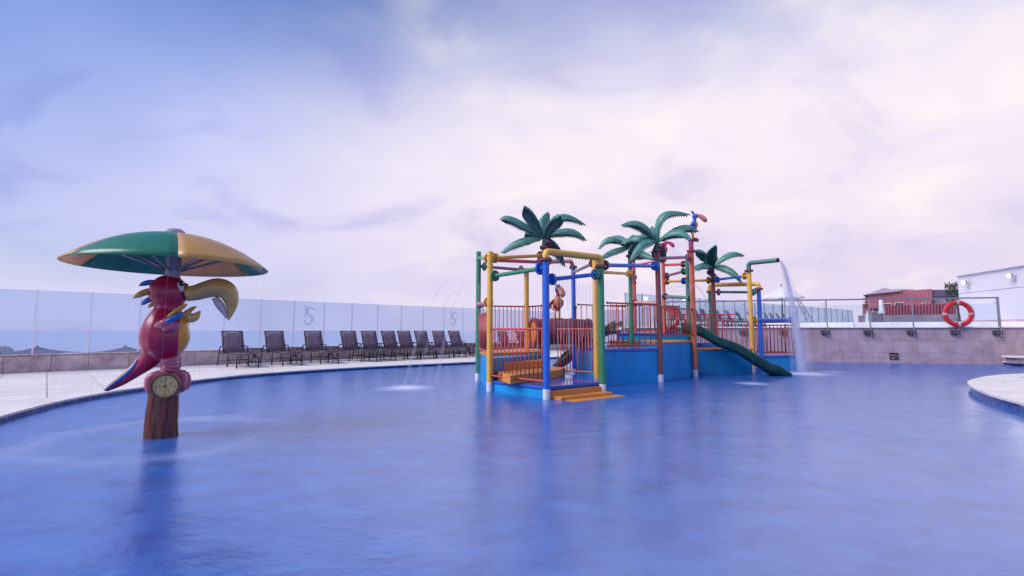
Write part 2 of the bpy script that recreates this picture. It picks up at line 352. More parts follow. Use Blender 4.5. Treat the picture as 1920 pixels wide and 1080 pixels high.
# places of the parrot and foam patches, needed by the water material
PAR = U(303, 818); PAR.z = 0.0
FOAM = [(U(762, 727), .62, .95), (U(1408, 719), .45, .6), (U(1500, 700), 1.0, .9), (U(1560, 697), .5, .35)]
def water_mat():
    m, nt, N, L, out = nodes_of('pool_water')
    b = N('ShaderNodeBsdfPrincipled'); L(b.outputs[0], out.inputs[0])
    b.inputs['IOR'].default_value = 2.6; b.inputs['Roughness'].default_value = .17
    geo = N('ShaderNodeNewGeometry')
    def noise(scale, detail, sc=(1, 1, 1), rough=.55, dist=0):
        mp = N('ShaderNodeMapping'); L(geo.outputs['Position'], mp.inputs[0]); mp.inputs['Scale'].default_value = sc
        n = N('ShaderNodeTexNoise'); L(mp.outputs[0], n.inputs['Vector']); n.inputs['Scale'].default_value = scale; n.inputs['Detail'].default_value = detail; n.inputs['Roughness'].default_value = rough; n.inputs['Distortion'].default_value = dist
        return n.outputs['Fac']
    def M(op, a, b_=None, clamp=False):
        x = N('ShaderNodeMath'); x.operation = op; x.use_clamp = clamp
        for i, v in enumerate((a, b_)):
            if v is None: continue
            if isinstance(v, (int, float)): x.inputs[i].default_value = v
            else: L(v, x.inputs[i])
        return x.outputs[0]
    mott = noise(2.6, 5, (1, 1.5, 1), .6, .4)
    cr = N('ShaderNodeValToRGB'); L(mott, cr.inputs[0]); e = cr.color_ramp.elements; e[0].position = .3; e[1].position = .7
    e[0].color = (.009, .072, .32, 1); e[1].color = (.034, .145, .48, 1)
    # foam: rings and patches where falling water lands
    foam = None
    def dist2(c):
        d = N('ShaderNodeVectorMath'); d.operation = 'DISTANCE'; L(geo.outputs['Position'], d.inputs[0]); d.inputs[1].default_value = (c.x, c.y, 0); return d.outputs['Value']
    wob = M('MULTIPLY', M('SUBTRACT', noise(1.7, 3), .5), .5)
    dpar = M('ADD', dist2(PAR), wob)
    ring = M('SUBTRACT', 1.0, M('DIVIDE', M('ABSOLUTE', M('SUBTRACT', dpar, 1.02)), .40), clamp=True)
    ring = M('MULTIPLY', M('MULTIPLY', ring, ring), M('MULTIPLY', noise(1.1, 2), .36))
    foam = ring
    for c, r, k in FOAM:
        f = M('SUBTRACT', 1.0, M('DIVIDE', M('ADD', dist2(c), M('MULTIPLY', wob, .8 * r)), r), clamp=True)
        foam = M('MAXIMUM', foam, M('MULTIPLY', M('POWER', f, 1.4), k))
    mx = N('ShaderNodeMix'); mx.data_type = 'RGBA'; L(foam, mx.inputs[0]); L(cr.outputs[0], mx.inputs[6]); mx.inputs[7].default_value = (.78, .80, .93, 1)
    L(mx.outputs[2], b.inputs['Base Color'])
    rr = M('ADD', M('MULTIPLY', foam, .4), M('ADD', .17, M('MULTIPLY', noise(.9, 3), .16))); L(rr, b.inputs['Roughness'])
    h = M('ADD', M('MULTIPLY', noise(9, 4, (1, 1.6, 1)), .5), M('ADD', M('MULTIPLY', noise(2.2, 3), 1.0), M('ADD', M('MULTIPLY', ring, 2.2), M('MULTIPLY', noise(30, 3, (1, 1.8, 1)), .16))))
    bp = N('ShaderNodeBump'); bp.inputs['Strength'].default_value = .12; bp.inputs['Distance'].default_value = .05; L(h, bp.inputs['Height']); L(bp.outputs[0], b.inputs['Normal'])
water_mat()
def sea_mat():
    m, nt, N, L, out = nodes_of('sea_water')
    b = N('ShaderNodeBsdfPrincipled'); L(b.outputs[0], out.inputs[0]); b.inputs['Base Color'].default_value = (.38, .48, .62, 1); b.inputs['Roughness'].default_value = .25  # haze over the sea is put into this pale base colour
    geo = N('ShaderNodeNewGeometry'); mp = N('ShaderNodeMapping'); L(geo.outputs['Position'], mp.inputs[0]); mp.inputs['Scale'].default_value = (.05, .14, 1)
    n = N('ShaderNodeTexNoise'); L(mp.outputs[0], n.inputs['Vector']); n.inputs['Scale'].default_value = 4; n.inputs['Detail'].default_value = 6
    bp = N('ShaderNodeBump'); bp.inputs['Strength'].default_value = .25; bp.inputs['Distance'].default_value = .3; L(n.outputs['Fac'], bp.inputs['Height']); L(bp.outputs[0], b.inputs['Normal'])
sea_mat()
def parrot_body_mat():
    m = mat('parrot_body', (.36, .003, .055), rough=.28, var=.10, scale=3, coat=.15); nt = m.node_tree; N = nt.nodes.new; L = nt.links.new
    b = [n for n in nt.nodes if n.type == 'BSDF_PRINCIPLED'][0]; src = b.inputs['Base Color'].links[0].from_socket
    tc = [n for n in nt.nodes if n.type == 'TEX_COORD'][0]
    d = N('ShaderNodeVectorMath'); d.operation = 'DISTANCE'; sc = N('ShaderNodeMapping'); L(tc.outputs['Object'], sc.inputs[0]); sc.inputs['Scale'].default_value = (1, 1, .62)
    L(sc.outputs[0], d.inputs[0]); d.inputs[1].default_value = (.27, -.03, 1.00 * .62)
    lt = N('ShaderNodeMapRange'); L(d.outputs['Value'], lt.inputs[0]); lt.inputs[1].default_value = .196; lt.inputs[2].default_value = .200; lt.inputs[3].default_value = 1; lt.inputs[4].default_value = 0
    mx = N('ShaderNodeMix'); mx.data_type = 'RGBA'; L(lt.outputs[0], mx.inputs[0]); L(src, mx.inputs[6]); mx.inputs[7].default_value = (.66, .29, .025, 1); L(mx.outputs[2], b.inputs['Base Color'])
parrot_body_mat()

def translucent(name, k):
    nt = MATS[name].node_tree; N = nt.nodes.new; L = nt.links.new; b = [n for n in nt.nodes if n.type == 'BSDF_PRINCIPLED'][0]; out = [n for n in nt.nodes if n.type == 'OUTPUT_MATERIAL'][0]
    t = N('ShaderNodeBsdfTranslucent'); L(b.inputs['Base Color'].links[0].from_socket, t.inputs[0]); x = N('ShaderNodeMixShader'); x.inputs[0].default_value = k
    L(b.outputs[0], x.inputs[1]); L(t.outputs[0], x.inputs[2]); L(x.outputs[0], out.inputs[0])
translucent('canopy_green', .3); translucent('canopy_yellow', .35); translucent('canvas_white', .25)
glass_mat('mullion', (.9, .9, .95), .05, .75, (.93, .90, .95))
def blob(name, elems, m, parent, voxel=.014, smooth_it=5):
    """one continuous skin grown over overlapping ellipsoids; local coordinates of the parent"""
    b = MB()
    for e in elems:
        if e[0] == 'e': b.ell(e[1], e[2], Euler(e[3]).to_matrix() if len(e) > 3 else None)
        else:
            pts = smooth_path(e[1], 5); rr = smooth_path([Vector((x, 0, 0)) for x in e[2]], 5)
            b.tube(pts, [max(.004, x.x) for x in rr], 14, squash=e[3] if len(e) > 3 else None)
    o = b.build(name, m, parent, smooth=True, off=False)
    r = o.modifiers.new('skin', 'REMESH'); r.mode = 'VOXEL'; r.voxel_size = voxel; r.use_smooth_shade = True
    s = o.modifiers.new('smooth', 'SMOOTH'); s.factor = .5; s.iterations = smooth_it
    return o

# =================================================================== THE SETTING
DECK, WALL_Z = .07, 1.18
# sea and land
o = MB().add([(-30000, -30000, -7), (30000, -30000, -7), (30000, 40000, -7), (-30000, 40000, -7)], [(0, 1, 2, 3)]).build('sea', MATS['sea_water']); struct(o)
o = MB().prism([(-15, -60), (300, -60), (300, 300), (60, 300), (28, 60), (-2, 30), (-14.5, 16)], -9, -1.0).build('ground', MATS['sand']); struct(o)
o = MB().prism([(-60, -40), (-14.4, -40), (-14.3, 18), (-5, 27), (-30, 40), (-44, 30)], -9, -4.2).build('beach', MATS['sand']); struct(o)
# pool water
o = MB().add([(-13, -9, 0), (16, -9, 0), (16, 19.6, 0), (-13, 19.6, 0)], [(0, 1, 2, 3)]).build('pool_water', MATS['pool_water']); struct(o)

# left deck: curve of the pool edge, surveyed on the deck level
edge_px = [(0, 780), (52, 766), (100, 754), (150, 744), (200, 735.5), (250, 728), (300, 721), (348, 714.5), (400, 708.5), (460, 702.5), (530, 697), (644, 690), (760, 684), (893, 678), (1040, 669)]
edge = [U(x, y, DECK) for x, y in edge_px]
ed = (edge[0] - edge[1]).normalized(); en = Vector((-ed.y, ed.x, 0))
edge = [edge[0] + ed * 3.6 + en * 1.3, edge[0] + ed * 2.2 + en * .5, edge[0] + ed * 1.0 + en * .1] + edge + [Vector((3.6, 19.3, DECK)), Vector((6.0, 21.2, DECK))]
edge = smooth_path(edge, 4)
FD = Vector((10.04, 9.7, 0)).normalized()               # direction of the sea fence
F0 = Vector((-11.7, 11.2, 0)); FN = Vector((-FD.y, FD.x, 0))
def on_fence(px):                                       # distance along the fence of an image column
    k = (px - CX) / (F_PX * 1.0084)
    return (k * F0.y - F0.x) / (FD.x - k * FD.y)
deck = thing('pool_deck', 'pale stone pool terrace with curved edge in front of the sea fence', 'deck', (0, 0, 0)); del deck['category']; deck['kind'] = 'structure'
ep = [(p.x, p.y) for p in edge]
far = [F0 + FD * 24, F0 - FD * 16]
base_poly = ep + [(far[0].x, far[0].y), (far[1].x, far[1].y)]
b = MB(); n = len(ep)
inner = [Vector((p[0], p[1], 0)) for p in ep]
for i in range(n):                                        # slab as strips from edge to fence line
    pass
tops = []
for p in inner:
    d = (p - F0).dot(FN); q = p - FN * d * 1.0; tops.append(q)
vs = []; fs = []
for p, q in zip(inner, tops):
    vs += [(p.x, p.y, -.6), (p.x, p.y, DECK - .012), (q.x, q.y, DECK - .012)]
for i in range(n - 1):
    a, c = 3 * i, 3 * (i + 1)
    fs += [(a, a + 1, c + 1, c), (a + 1, a + 2, c + 2, c + 1)]
o = MB().add(vs, fs).build('slab', MATS['grout'], deck)
# mosaic band under the coping
vs = []; fs = []
for i, p in enumerate(inner):
    t = (inner[min(i + 1, n - 1)] - inner[max(i - 1, 0)]).normalized(); nn = Vector((t.y, -t.x, 0)) * .012
    vs += [(p.x + nn.x, p.y + nn.y, -.4), (p.x + nn.x, p.y + nn.y, DECK - .018)]
for i in range(n - 1): fs.append((2 * i, 2 * i + 1, 2 * i + 3, 2 * i + 2))
MB().add(vs, fs).build('mosaic_band', MATS['mosaic'], deck)
# coping stones
cum = [0]
for i in range(1, n): cum.append(cum[-1] + (inner[i] - inner[i - 1]).length)
def along(s):
    for i in range(1, n):
        if cum[i] >= s: 
            k = (s - cum[i - 1]) / (cum[i] - cum[i - 1]); p = inner[i - 1].lerp(inner[i], k); t = (inner[i] - inner[i - 1]).normalized(); return p, Vector((-t.y, t.x, 0))
    t = (inner[-1] - inner[-2]).normalized(); return inner[-1], Vector((-t.y, t.x, 0))
s = 0.0
while s < cum[-1] - .3:
    e = s + .60; b = MB(); poly_i = []; poly_o = []
    for k in range(4):
        p, nn = along(s + .003 + (e - s - .006) * k / 3); poly_i.append(p - nn * .03); poly_o.append(p + nn * .36)
    vs = [(p.x, p.y, DECK - .02 + random.uniform(-.001, .001)) for p in poly_i + poly_o]; zt = DECK + .006 + random.uniform(-.0015, .0015)
    vs += [(p.x, p.y, zt) for p in poly_i + poly_o]; fs = []
    for k in range(3):
        fs += [(8 + k, 8 + k + 1, 12 + k + 1, 12 + k), (k, 8 + k, 8 + k + 1, k + 1)[::-1], (4 + k, 4 + k + 1, 12 + k + 1, 12 + k)[::-1], (k, k + 1, 4 + k + 1, 4 + k)[::-1]]
    fs += [(0, 4, 12, 8), (3, 11, 15, 7)]
    b.add(vs, fs).build('coping_stone', MATS['stone_deck'], deck)
    s = e
# deck tiles, cut along the coping
def clip(poly, q, nrm):
    o = []
    for i in range(len(poly)):
        a, c = poly[i], poly[(i + 1) % len(poly)]; da, dc = (a - q).dot(nrm), (c - q).dot(nrm)
        if da >= 0: o.append(a)
        if da * dc < 0: o.append(a.lerp(c, da / (da - dc)))
    return o
TS = .70
for i in range(-16, 32):
    for j in range(-14, 1):
        off = 0.0
        c = F0 + FD * (i * TS + off + TS / 2) + FN * (j * TS + TS / 2 - .02)
        k = min(range(n), key=lambda q: (inner[q] - c).length)
        t = (inner[min(k + 1, n - 1)] - inner[max(k - 1, 0)]).normalized(); nn = Vector((-t.y, t.x, 0))
        h = TS / 2 - .006; poly = [c + FD * sx * h + FN * sy * h for sx, sy in ((-1, -1), (1, -1), (1, 1), (-1, 1))]
        poly = clip(poly, inner[k] + nn * .34, nn)
        if len(poly) < 3 or c.y > 24.5 or c.y < -1: continue
        ar = abs(sum((poly[q].cross(poly[(q + 1) % len(poly)])).z for q in range(len(poly)))) / 2
        if ar < .02: continue
        MB().prism([(p.x, p.y) for p in poly], DECK - .02, DECK + random.uniform(-.0012, .0012)).build('tile', MATS['stone_deck'], deck)

# ---- low marble parapet with glass windbreak along the sea
wall = thing('parapet_wall', 'low pinkish marble wall carrying the glass windbreak beside the deck', 'wall', F0)
WT = .47
a, c = F0 - FD * 7, F0 + FD * 23.5
b = MB(); m0 = (a + c) / 2 + FN * .12; b.box((m0.x, m0.y, WT / 2 - .3), ((c - a).length, .2, WT + .58), math.atan2(FD.y, FD.x)); b.build('core', MATS['grout'], wall)
rzf = math.atan2(FD.y, FD.x); s = -7.0
while s < 23.2:
    w = .80 if random.random() < .8 else .68; q = F0 + FD * (s + w / 2)
    MB().box((q.x, q.y, (DECK + WT) / 2 - .01), (w - .008, .05 + random.uniform(0, .004), WT - DECK - .02), rzf).build('panel', MATS['marble'], wall); s += w
s = -7.0
while s < 23:
    q = F0 + FD * (s + .6) + FN * .1; MB().box((q.x, q.y, WT + .004), (1.194, .32, .028), rzf).build('coping', MATS['marble'], wall, bevel=.004); s += 1.2
for px in (150, 383, 560, 720):
    q = F0 + FD * on_fence(px) - FN * .03; fr = MB().box((q.x, q.y, DECK + .16), (.16, .02, .085), rzf).build('wall_light', MATS['steel'], wall, bevel=.004)
    MB().box((q.x - FN.x * .012, q.y - FN.y * .012, DECK + .16), (.125, .012, .052), rzf).build('lens', MATS['marble'], fr)
fence = thing('glass_windbreak', 'clear glass windbreak panels on the low marble wall facing the sea', 'glass fence', F0)
GT = 2.02; px_list = [60, 160, 250, 330, 402, 468, 530, 588, 641, 692, 740, 786, 828, 870]
ts = [on_fence(p) for p in px_list]; step_t = (ts[-1] - ts[0]) / (len(ts) - 1)
tl = [ts[0] + step_t * k for k in range(-3, 20)]
SEAHORSE = [(.04, 1.0), (.10, .99), (.16, .94), (.19, .86), (.30, .80), (.31, .76), (.20, .76), (.13, .72), (.10, .66), (.17, .56), (.22, .46), (.22, .34), (.17, .23), (.07, .14), (-.02, .12), (-.09, .17), (-.10, .24), (-.04, .29), (.02, .26), (.02, .22), (-.03, .23), (-.05, .20), (.0, .17), (.07, .20), (.10, .27), (.05, .36), (-.05, .38), (-.16, .32), (-.19, .20), (-.14, .08), (-.02, .02), (.10, .04), (.24, .14), (.32, .28), (.33, .44), (.28, .58), (.22, .68)]
def seahorse(parent, q, size, flip=1):
    """frosted seahorse emblem: body band, curled tail and mane strokes as thin film on the pane"""
    b = MB()
    def P3(u, v): return q - FN * .011 + FD * u * size * flip + Vector((0, 0, v * size))
    def stroke(pts, w):
        pts = smooth_path([Vector((x, y, 0)) for x, y in pts], 6); L_ = []; 
        for i, p in enumerate(pts):
            t = (pts[min(i + 1, len(pts) - 1)] - pts[max(i - 1, 0)]).normalized(); k = math.sin(math.pi * (.12 + .83 * i / (len(pts) - 1))) * w; nn = Vector((-t.y, t.x, 0)) * k
            L_.append((p + nn, p - nn))
        vs = []; 
        for l, r_ in L_: vs += [P3(l.x, l.y), P3(r_.x, r_.y)]
        b.add(vs, [(2 * i, 2 * i + 1, 2 * i + 3, 2 * i + 2) for i in range(len(L_) - 1)])
    stroke([(.36, .78), (.22, .86), (.08, .92), (-.06, .86), (-.10, .72), (-.02, .58), (.10, .46), (.12, .30), (.02, .16), (-.14, .14), (-.22, .26), (-.14, .36), (-.04, .32)], .045)
    for k in range(6): stroke([(-.06 - .02 * k, .92 - .10 * k), (-.16, 1.0 - .09 * k), (-.30, .98 - .10 * k)], .022)
    for k in range(4): stroke([(.12, .55 - .08 * k), (.2, .54 - .08 * k), (.24, .48 - .08 * k)], .016)
    b.build('emblem', MATS['frost'], parent)
for k in range(len(tl) - 1):
    q = F0 + FD * (tl[k] + tl[k + 1]) / 2 + FN * .1
    pn = MB().box((q.x, q.y, (WT + GT) / 2 + .02), (tl[k + 1] - tl[k] - .03, .014, GT - WT - .03), rzf).build('glass_panel', MATS['glass'], fence)
    pxm = CX + F_PX * q.x / q.y
    if k in (2, 9, 15): seahorse(pn, Vector((q.x, q.y, 1.17)) - FD * (.55 if k == 2 else 0), .70)
    q = F0 + FD * tl[k] + FN * .1
    MB().box((q.x, q.y, (WT + GT) / 2 + .02), (.034, .03, GT - WT), rzf).build('mullion', MATS['mullion'], fence)

# ---- right: retaining wall of the upper terrace
WA, WB = Vector((17.5, 14.55, 0)), Vector((4.15, 17.6, 0))      # right end, left end
WD = (WB - WA).normalized(); WN = Vector((WD.y, -WD.x, 0)); 
if WN.y > 0: WN = -WN                                            # towards the pool
rzw = math.atan2(WD.y, WD.x); WL = (WB - WA).length
rw = thing('retaining_wall', 'tall stone-clad retaining wall of the upper terrace behind the pool', 'wall', WA)
def wbox(s0, s1, d0, d1, z0, z1):
    m_ = WA + WD * (s0 + s1) / 2 + WN * (d0 + d1) / 2
    return (m_.x, m_.y, (z0 + z1) / 2), (abs(s1 - s0), abs(d1 - d0), abs(z1 - z0)), rzw
MB().box(*wbox(0, WL, -.6, -.03, -1, WALL_Z - .03)).build('core', MATS['grout'], rw)
zz = [-.25, .335, .735, WALL_Z - .045]
for r_ in range(3):
    s = 0.0; 
    while s < WL - .05:
        w = random.choice((.24, .30, .30, .42)); e = min(WL, s + w)
        MB().box(*wbox(s + .0025, e - .0025, -.04, random.uniform(-.001, .003), zz[r_] + .0025, zz[r_ + 1] - .0025)).build('panel', MATS['wall_stone'], rw); s = e
s = 0
while s < WL - .1:
    e = min(WL, s + 1.5); MB().box(*wbox(s + .003, e - .003, -.5, .05, WALL_Z - .04, WALL_Z)).build('coping', MATS['coping_white'], rw, bevel=.004); s = e
# end pier at the left of the wall, plastered white
o = MB().prism([(3.35, 17.75), (4.13, 17.62), (4.6, 20.2), (3.8, 20.4)], -.6, 1.82).build('wall_pier', MATS['plaster'], bevel=.01); tag(o, 'white plastered pier closing the stone wall behind the play structure', 'pier')
# upper terrace
o = MB().prism([(WA.x + 30, WA.y + .2), (WA.x, WA.y + .5), (WB.x, WB.y + .45), (4.7, 20.6), (5.4, 22), (27.5, 39.5), (60, 62), (80, 60), (80, 14)], -1.0, WALL_Z - .012).build('upper_terrace', MATS['coping_white']); struct(o)
# low white kerb (raised pool) on the terrace
kb = thing('raised_pool_kerb', 'long low white kerb on the upper terrace behind the railing', 'kerb', (12, 19.8, WALL_Z))
kp = [P(1440, 605, 24), P(1500, 604, 22.5), P(1600, 603.5, 21.5), P(1700, 603.5, 21), P(1790, 603.5, 20.4), P(1930, 603.5, 19.6), P(2080, 603, 19)]
for i in range(len(kp) - 1):
    m_ = MB().beam((kp[i].x, kp[i].y, WALL_Z + .12), (kp[i + 1].x, kp[i + 1].y, WALL_Z + .12), .35, .24 + .002 * (i % 2)).build('kerb_block', MATS['coping_white'], kb, bevel=.02)

# railing on the retaining wall
rl = thing('glass_balustrade', 'steel and glass balustrade clamped to the stone retaining wall', 'railing', WA)
def wall_s(px):
    k = (px - CX) / (F_PX * 1.0084); return (k * WA.y - WA.x) / (WD.x - k * WD.y)
s_posts = [wall_s(p) for p in (1877, 1797.5, 1715, 1634, 1553)]; dsp = s_posts[4] - s_posts[3]
while s_posts[-1] + dsp < WL - .2: s_posts.append(s_posts[-1] + dsp)
RT = 2.08
for i, s in enumerate(s_posts):
    q = WA + WD * s + WN * .055
    thick = .06 if i == 0 else .035
    ps = MB().beam((q.x, q.y, .86), (q.x + (-.0), q.y, RT - .02), thick if i else .075, .025).build('baluster_post', MATS['steel'], rl)
    q2 = WA + WD * (s + .07) + WN * .045
    pl = MB().box((q2.x, q2.y, .99), (.24, .05, .14), rzw).build('bracket', MATS['steel_dark'], rl, bevel=.004)
    for dx in (-.08, .08):
        for dz in (-.04, .04):
            q3 = q2 + WD * dx + WN * .035; MB().box((q3.x, q3.y, .99 + dz), (.03, .025, .03), rzw).build('bolt', MATS['bolt'], pl)
    q4 = q + WD * .05; MB().box((q4.x, q4.y, RT - .14), (.14, .02, .018), rzw).build('clamp', MATS['steel'], rl)
q0, q1 = WA + WD * (s_posts[0] - .03) + WN * .055, WA + WD * (s_posts[-1] + .05) + WN * .055
MB().tube([(q0.x, q0.y, RT), (q1.x, q1.y, RT)], .025, 10).build('handrail', MATS['steel'], rl, smooth=50)
for i in range(len(s_posts) - 1):
    m_ = WA + WD * (s_posts[i] + s_posts[i + 1]) / 2 + WN * .035
    MB().box((m_.x, m_.y, 1.53), (dsp - .06 if i else abs(s_posts[1] - s_posts[0]) - .06, .012, .74), rzw).build('glass_panel', MATS['glass_clear'], rl)
# depth sign
q = WA + WD * wall_s(1675.5) + WN * .012
sg = thing('depth_sign', 'small black plate reading 0.45m on the stone wall above the water', 'sign', (q.x, q.y, .25))
zs = P(1675, 668, q.y).z
MB().box((q.x, q.y, zs), (.245, .016, .215), rzw).build('plate', MATS['sign_black'], sg)
def lettering(txt, size, loc, rz, parent, m):
    cu = bpy.data.curves.new('lettering', 'FONT'); cu.body = txt; cu.size = size; cu.align_x = 'CENTER'; cu.align_y = 'CENTER'; cu.extrude = .001; cu.materials.append(m)
    tmp = bpy.data.objects.new('tmp', cu); me = bpy.data.meshes.new_from_object(tmp); bpy.data.objects.remove(tmp)
    ob = bpy.data.objects.new('lettering', me); COL.objects.link(ob); ob.location = Vector(loc) - world_loc(parent); ob.rotation_euler = (R(90), 0, rz); ob.parent = parent
rzt = math.atan2(-WD.y, -WD.x)
lettering('0.45m', .092, (q.x + WN.x * .011, q.y + WN.y * .011, zs + .03), rzt, sg, MATS['sign_text'])
MB().box((q.x + WN.x * .009, q.y + WN.y * .009, zs - .038), (.2, .004, .008), rzw).build('rule', MATS['sign_text'], sg)
MB().box((q.x + WN.x * .009 + WD.x * .03, q.y + WN.y * .009 + WD.y * .03, zs - .07), (.09, .004, .014), rzw).build('rule', MATS['sign_text'], sg)

# life rings
def life_ring(px, py, label, Rr=.352, rr=.072, post_d=.13):
    q = WA + WD * wall_s(px) + WN * post_d; zc = P(px, py, q.y).z
    t = thing('life_ring', label, 'life ring', (q.x, q.y, zc), 0, 'life rings on the balustrade')
    M = Matrix.Rotation(rzw, 3, 'Z') @ Matrix.Rotation(R(90), 3, 'X'); c = Vector((q.x, q.y, zc))
    prof = [(Rr + rr * math.cos(a) * 1.0, rr * .62 * math.sin(a)) for a in [2 * math.pi * k / 14 for k in range(15)]]
    MB().lathe(prof, c, 48, M=M).build('ring', MATS['ring_red'], t, smooth=True)
    for k in range(4):
        a = k * math.pi / 2; pr = [(Rr + (rr + .006) * math.cos(x), (rr * .62 + .006) * math.sin(x)) for x in [2 * math.pi * i / 14 for i in range(15)]]
        MB().lathe(pr, c, 4, a - .095, a + .095, M=M).build('band', MATS['ring_band'], t, smooth=True)
    pts = []
    for k in range(33):
        a = 2 * math.pi * k / 32; s_ = abs(math.sin(2 * a)); rad = Rr + rr + .012 + .022 * s_
        pts.append(c + M @ Vector((rad * math.cos(a), rad * math.sin(a), 0.0)))
    MB().tube(pts, .005, 6, caps=False).build('rope', MATS['steel_dark'], t, smooth=True)
    hk = MB().tube([c + Vector((0, 0, Rr + rr)), c + Vector((-WN.x * .05, -WN.y * .05, RT - zc))], .006, 6).build('hanger', MATS['steel_dark'], t)
life_ring(1797.5, 588.5, 'red ring buoy with pale bands hanging on the balustrade by the white building')
life_ring(1254, 597, 'red ring buoy half hidden behind the tall orange post', .33, .068)

# right-hand stone peninsula
pen = thing('stone_peninsula', 'rounded pale stone deck tongue with blue mosaic edge', 'deck'); del pen['category']; pen['kind'] = 'structure'
PZ = .135
pp = [(2300, 900), (2060, 806), (1980, 778), (1920, 755.5), (1897, 749), (1864, 740), (1836, 729.5), (1822, 721.5), (1819, 717), (1823, 713.2), (1836, 709.2), (1863, 704.5), (1897, 701.6), (1960, 699.5), (2150, 697.5), (2600, 697)]
pe = smooth_path([U(x, y, PZ) for x, y in pp], 4)
poly = [(p.x, p.y) for p in pe]
MB().prism(poly + [(22, 8), (14, 1)], -.6, PZ - .03).build('mosaic_band', MATS['mosaic'], pen)
cen = Vector((11.5, 7.6, 0))
ins = []
for i, p in enumerate(pe):
    t = (pe[min(i + 1, len(pe) - 1)] - pe[max(i - 1, 0)]).normalized(); nn = Vector((t.y, -t.x, 0)); 
    if (cen - p).dot(nn) < 0: nn = -nn
    ins.append((p - nn * .035, p + nn * .40))
k = 0
while k + 2 < len(pe):
    a, c, d = ins[k], ins[k + 1], ins[k + 2]
    if (a[0] - d[0]).length > .05:
        MB().prism([(v.x, v.y) for v in (a[0], c[0], d[0], d[1], c[1], a[1])], PZ - .03, PZ + random.uniform(0, .002)).build('coping_stone', MATS['stone_deck'], pen)
    k += 2
MB().prism([(i_[1].x - (i_[1] - i_[0]).normalized().x * .03, i_[1].y - (i_[1] - i_[0]).normalized().y * .03) for i_ in ins] + [(22, 8), (14, 1)], PZ - .035, PZ - .008).build('bedding', MATS['grout'], pen)
for i in range(0, 12):
    for j in range(-3, 8):
        c0 = Vector((6.9 + i * .6, 5.0 + j * .6, 0)); kk = min(range(len(pe)), key=lambda q_: (pe[q_] - c0).length); nn = (ins[kk][1] - ins[kk][0]).normalized()
        pl = [c0 + Vector((sx * .297, sy * .297, 0)) for sx, sy in ((-1, -1), (1, -1), (1, 1), (-1, 1))]; pl = clip(pl, ins[kk][1] + nn * .004, nn)
        if len(pl) < 3: continue
        ar = abs(sum((pl[q_].cross(pl[(q_ + 1) % len(pl)])).z for q_ in range(len(pl)))) / 2
        if ar < .02 or (c0 - ins[kk][1]).dot(nn) < -.25: continue
        MB().prism([(p.x, p.y) for p in pl], PZ - .03, PZ + random.uniform(-.001, .001)).build('tile', MATS['stone_deck'], pen)
# landing and step by the wall on the far right
ld = thing('corner_landing', 'low stone landing with a step against the stone wall at the pool corner', 'steps', U(1905, 683, 0))
la = U(1881, 677.5, .10); lb = U(1990, 686, .10)
MB().prism([(la.x, la.y), (lb.x, lb.y), (lb.x + 4, lb.y + 1.2), (la.x + 4, la.y + 1.6), (la.x + .25, la.y + .9)], -.5, .075).build('landing', MATS['mosaic'], ld)
MB().prism([(la.x - .04, la.y - .03), (lb.x, lb.y - .05), (lb.x + 4, lb.y + 1.2), (la.x + 4, la.y + 1.6), (la.x + .25, la.y + .93)], .076, .105).build('landing_stone', MATS['stone_deck'], ld)
sa = U(1909, 668, .30)
MB().box((sa.x - WD.x * 1.5, sa.y - WD.y * 1.5 + .3, .27), (3.0, .5, .05), rzw).build('step', MATS['stone_deck'], ld, bevel=.006)
MB().box((sa.x - WD.x * 1.55, sa.y - WD.y * 1.55 + .33, .16), (2.9, .4, .16), rzw).build('riser', MATS['wall_stone'], ld)

# =================================================================== BACKGROUND
# sun canopies on the beach
def tent(px, py, Y, w, label):
    a = P(px, py, Y); t = thing('beach_canopy', label, 'canopy', (a.x, a.y, -4.2), 0, 'dark beach canopies below the terrace')
    vs = [a]; ring = []; nseg = 16
    rows = [(0.06, -.02), (.25, -.28), (.55, -.52), (1.0, -.68)]
    b = MB(); vs = []
    for r_, dz in rows:
        for k in range(nseg):
            an = 2 * math.pi * k / nseg; sq = 1 / max(abs(math.cos(an)), abs(math.sin(an))) ** .6
            vs.append((a.x + r_ * w * math.cos(an) * sq, a.y + r_ * w * math.sin(an) * sq, a.z + dz * w * .28 + (.06 * w * .3 * math.cos(4 * an) if r_ == 1 else 0)))
    fs = [(i * nseg + k, i * nseg + (k + 1) % nseg, (i + 1) * nseg + (k + 1) % nseg, (i + 1) * nseg + k) for i in range(3) for k in range(nseg)]
    fs.append(tuple(range(nseg)))
    o = b.add(vs, fs).build('canopy_cloth', MATS['tent'], t, smooth=True)
    MB().tube([(a.x, a.y, -4.2), (a.x, a.y, a.z + .1)], .05, 8).build('pole', MATS['bark'], t)
    for sx in (-1, 1):
        MB().tube([(a.x + sx * w * .8, a.y - w * .7, -4.2), (a.x + sx * w * .8, a.y - w * .7, a.z - w * .16)], .04, 8).build('pole', MATS['bark'], t)
tent(70, 651, 26, 1.7, 'dark peaked beach canopy left of the parrot behind the glass')
tent(235, 650.5, 29, 1.5, 'dark peaked beach canopy just behind the parrot tail')
tent(-20, 658, 24, 1.9, 'dark beach canopy cut by the left picture edge')
tent(465, 652, 34, 1.6, 'low dark beach canopy behind the first loungers')
rk = thing('rock_breakwater', 'pale rough rock breakwater in the sea beyond the left glass panels', 'rocks', P(25, 655, 60))
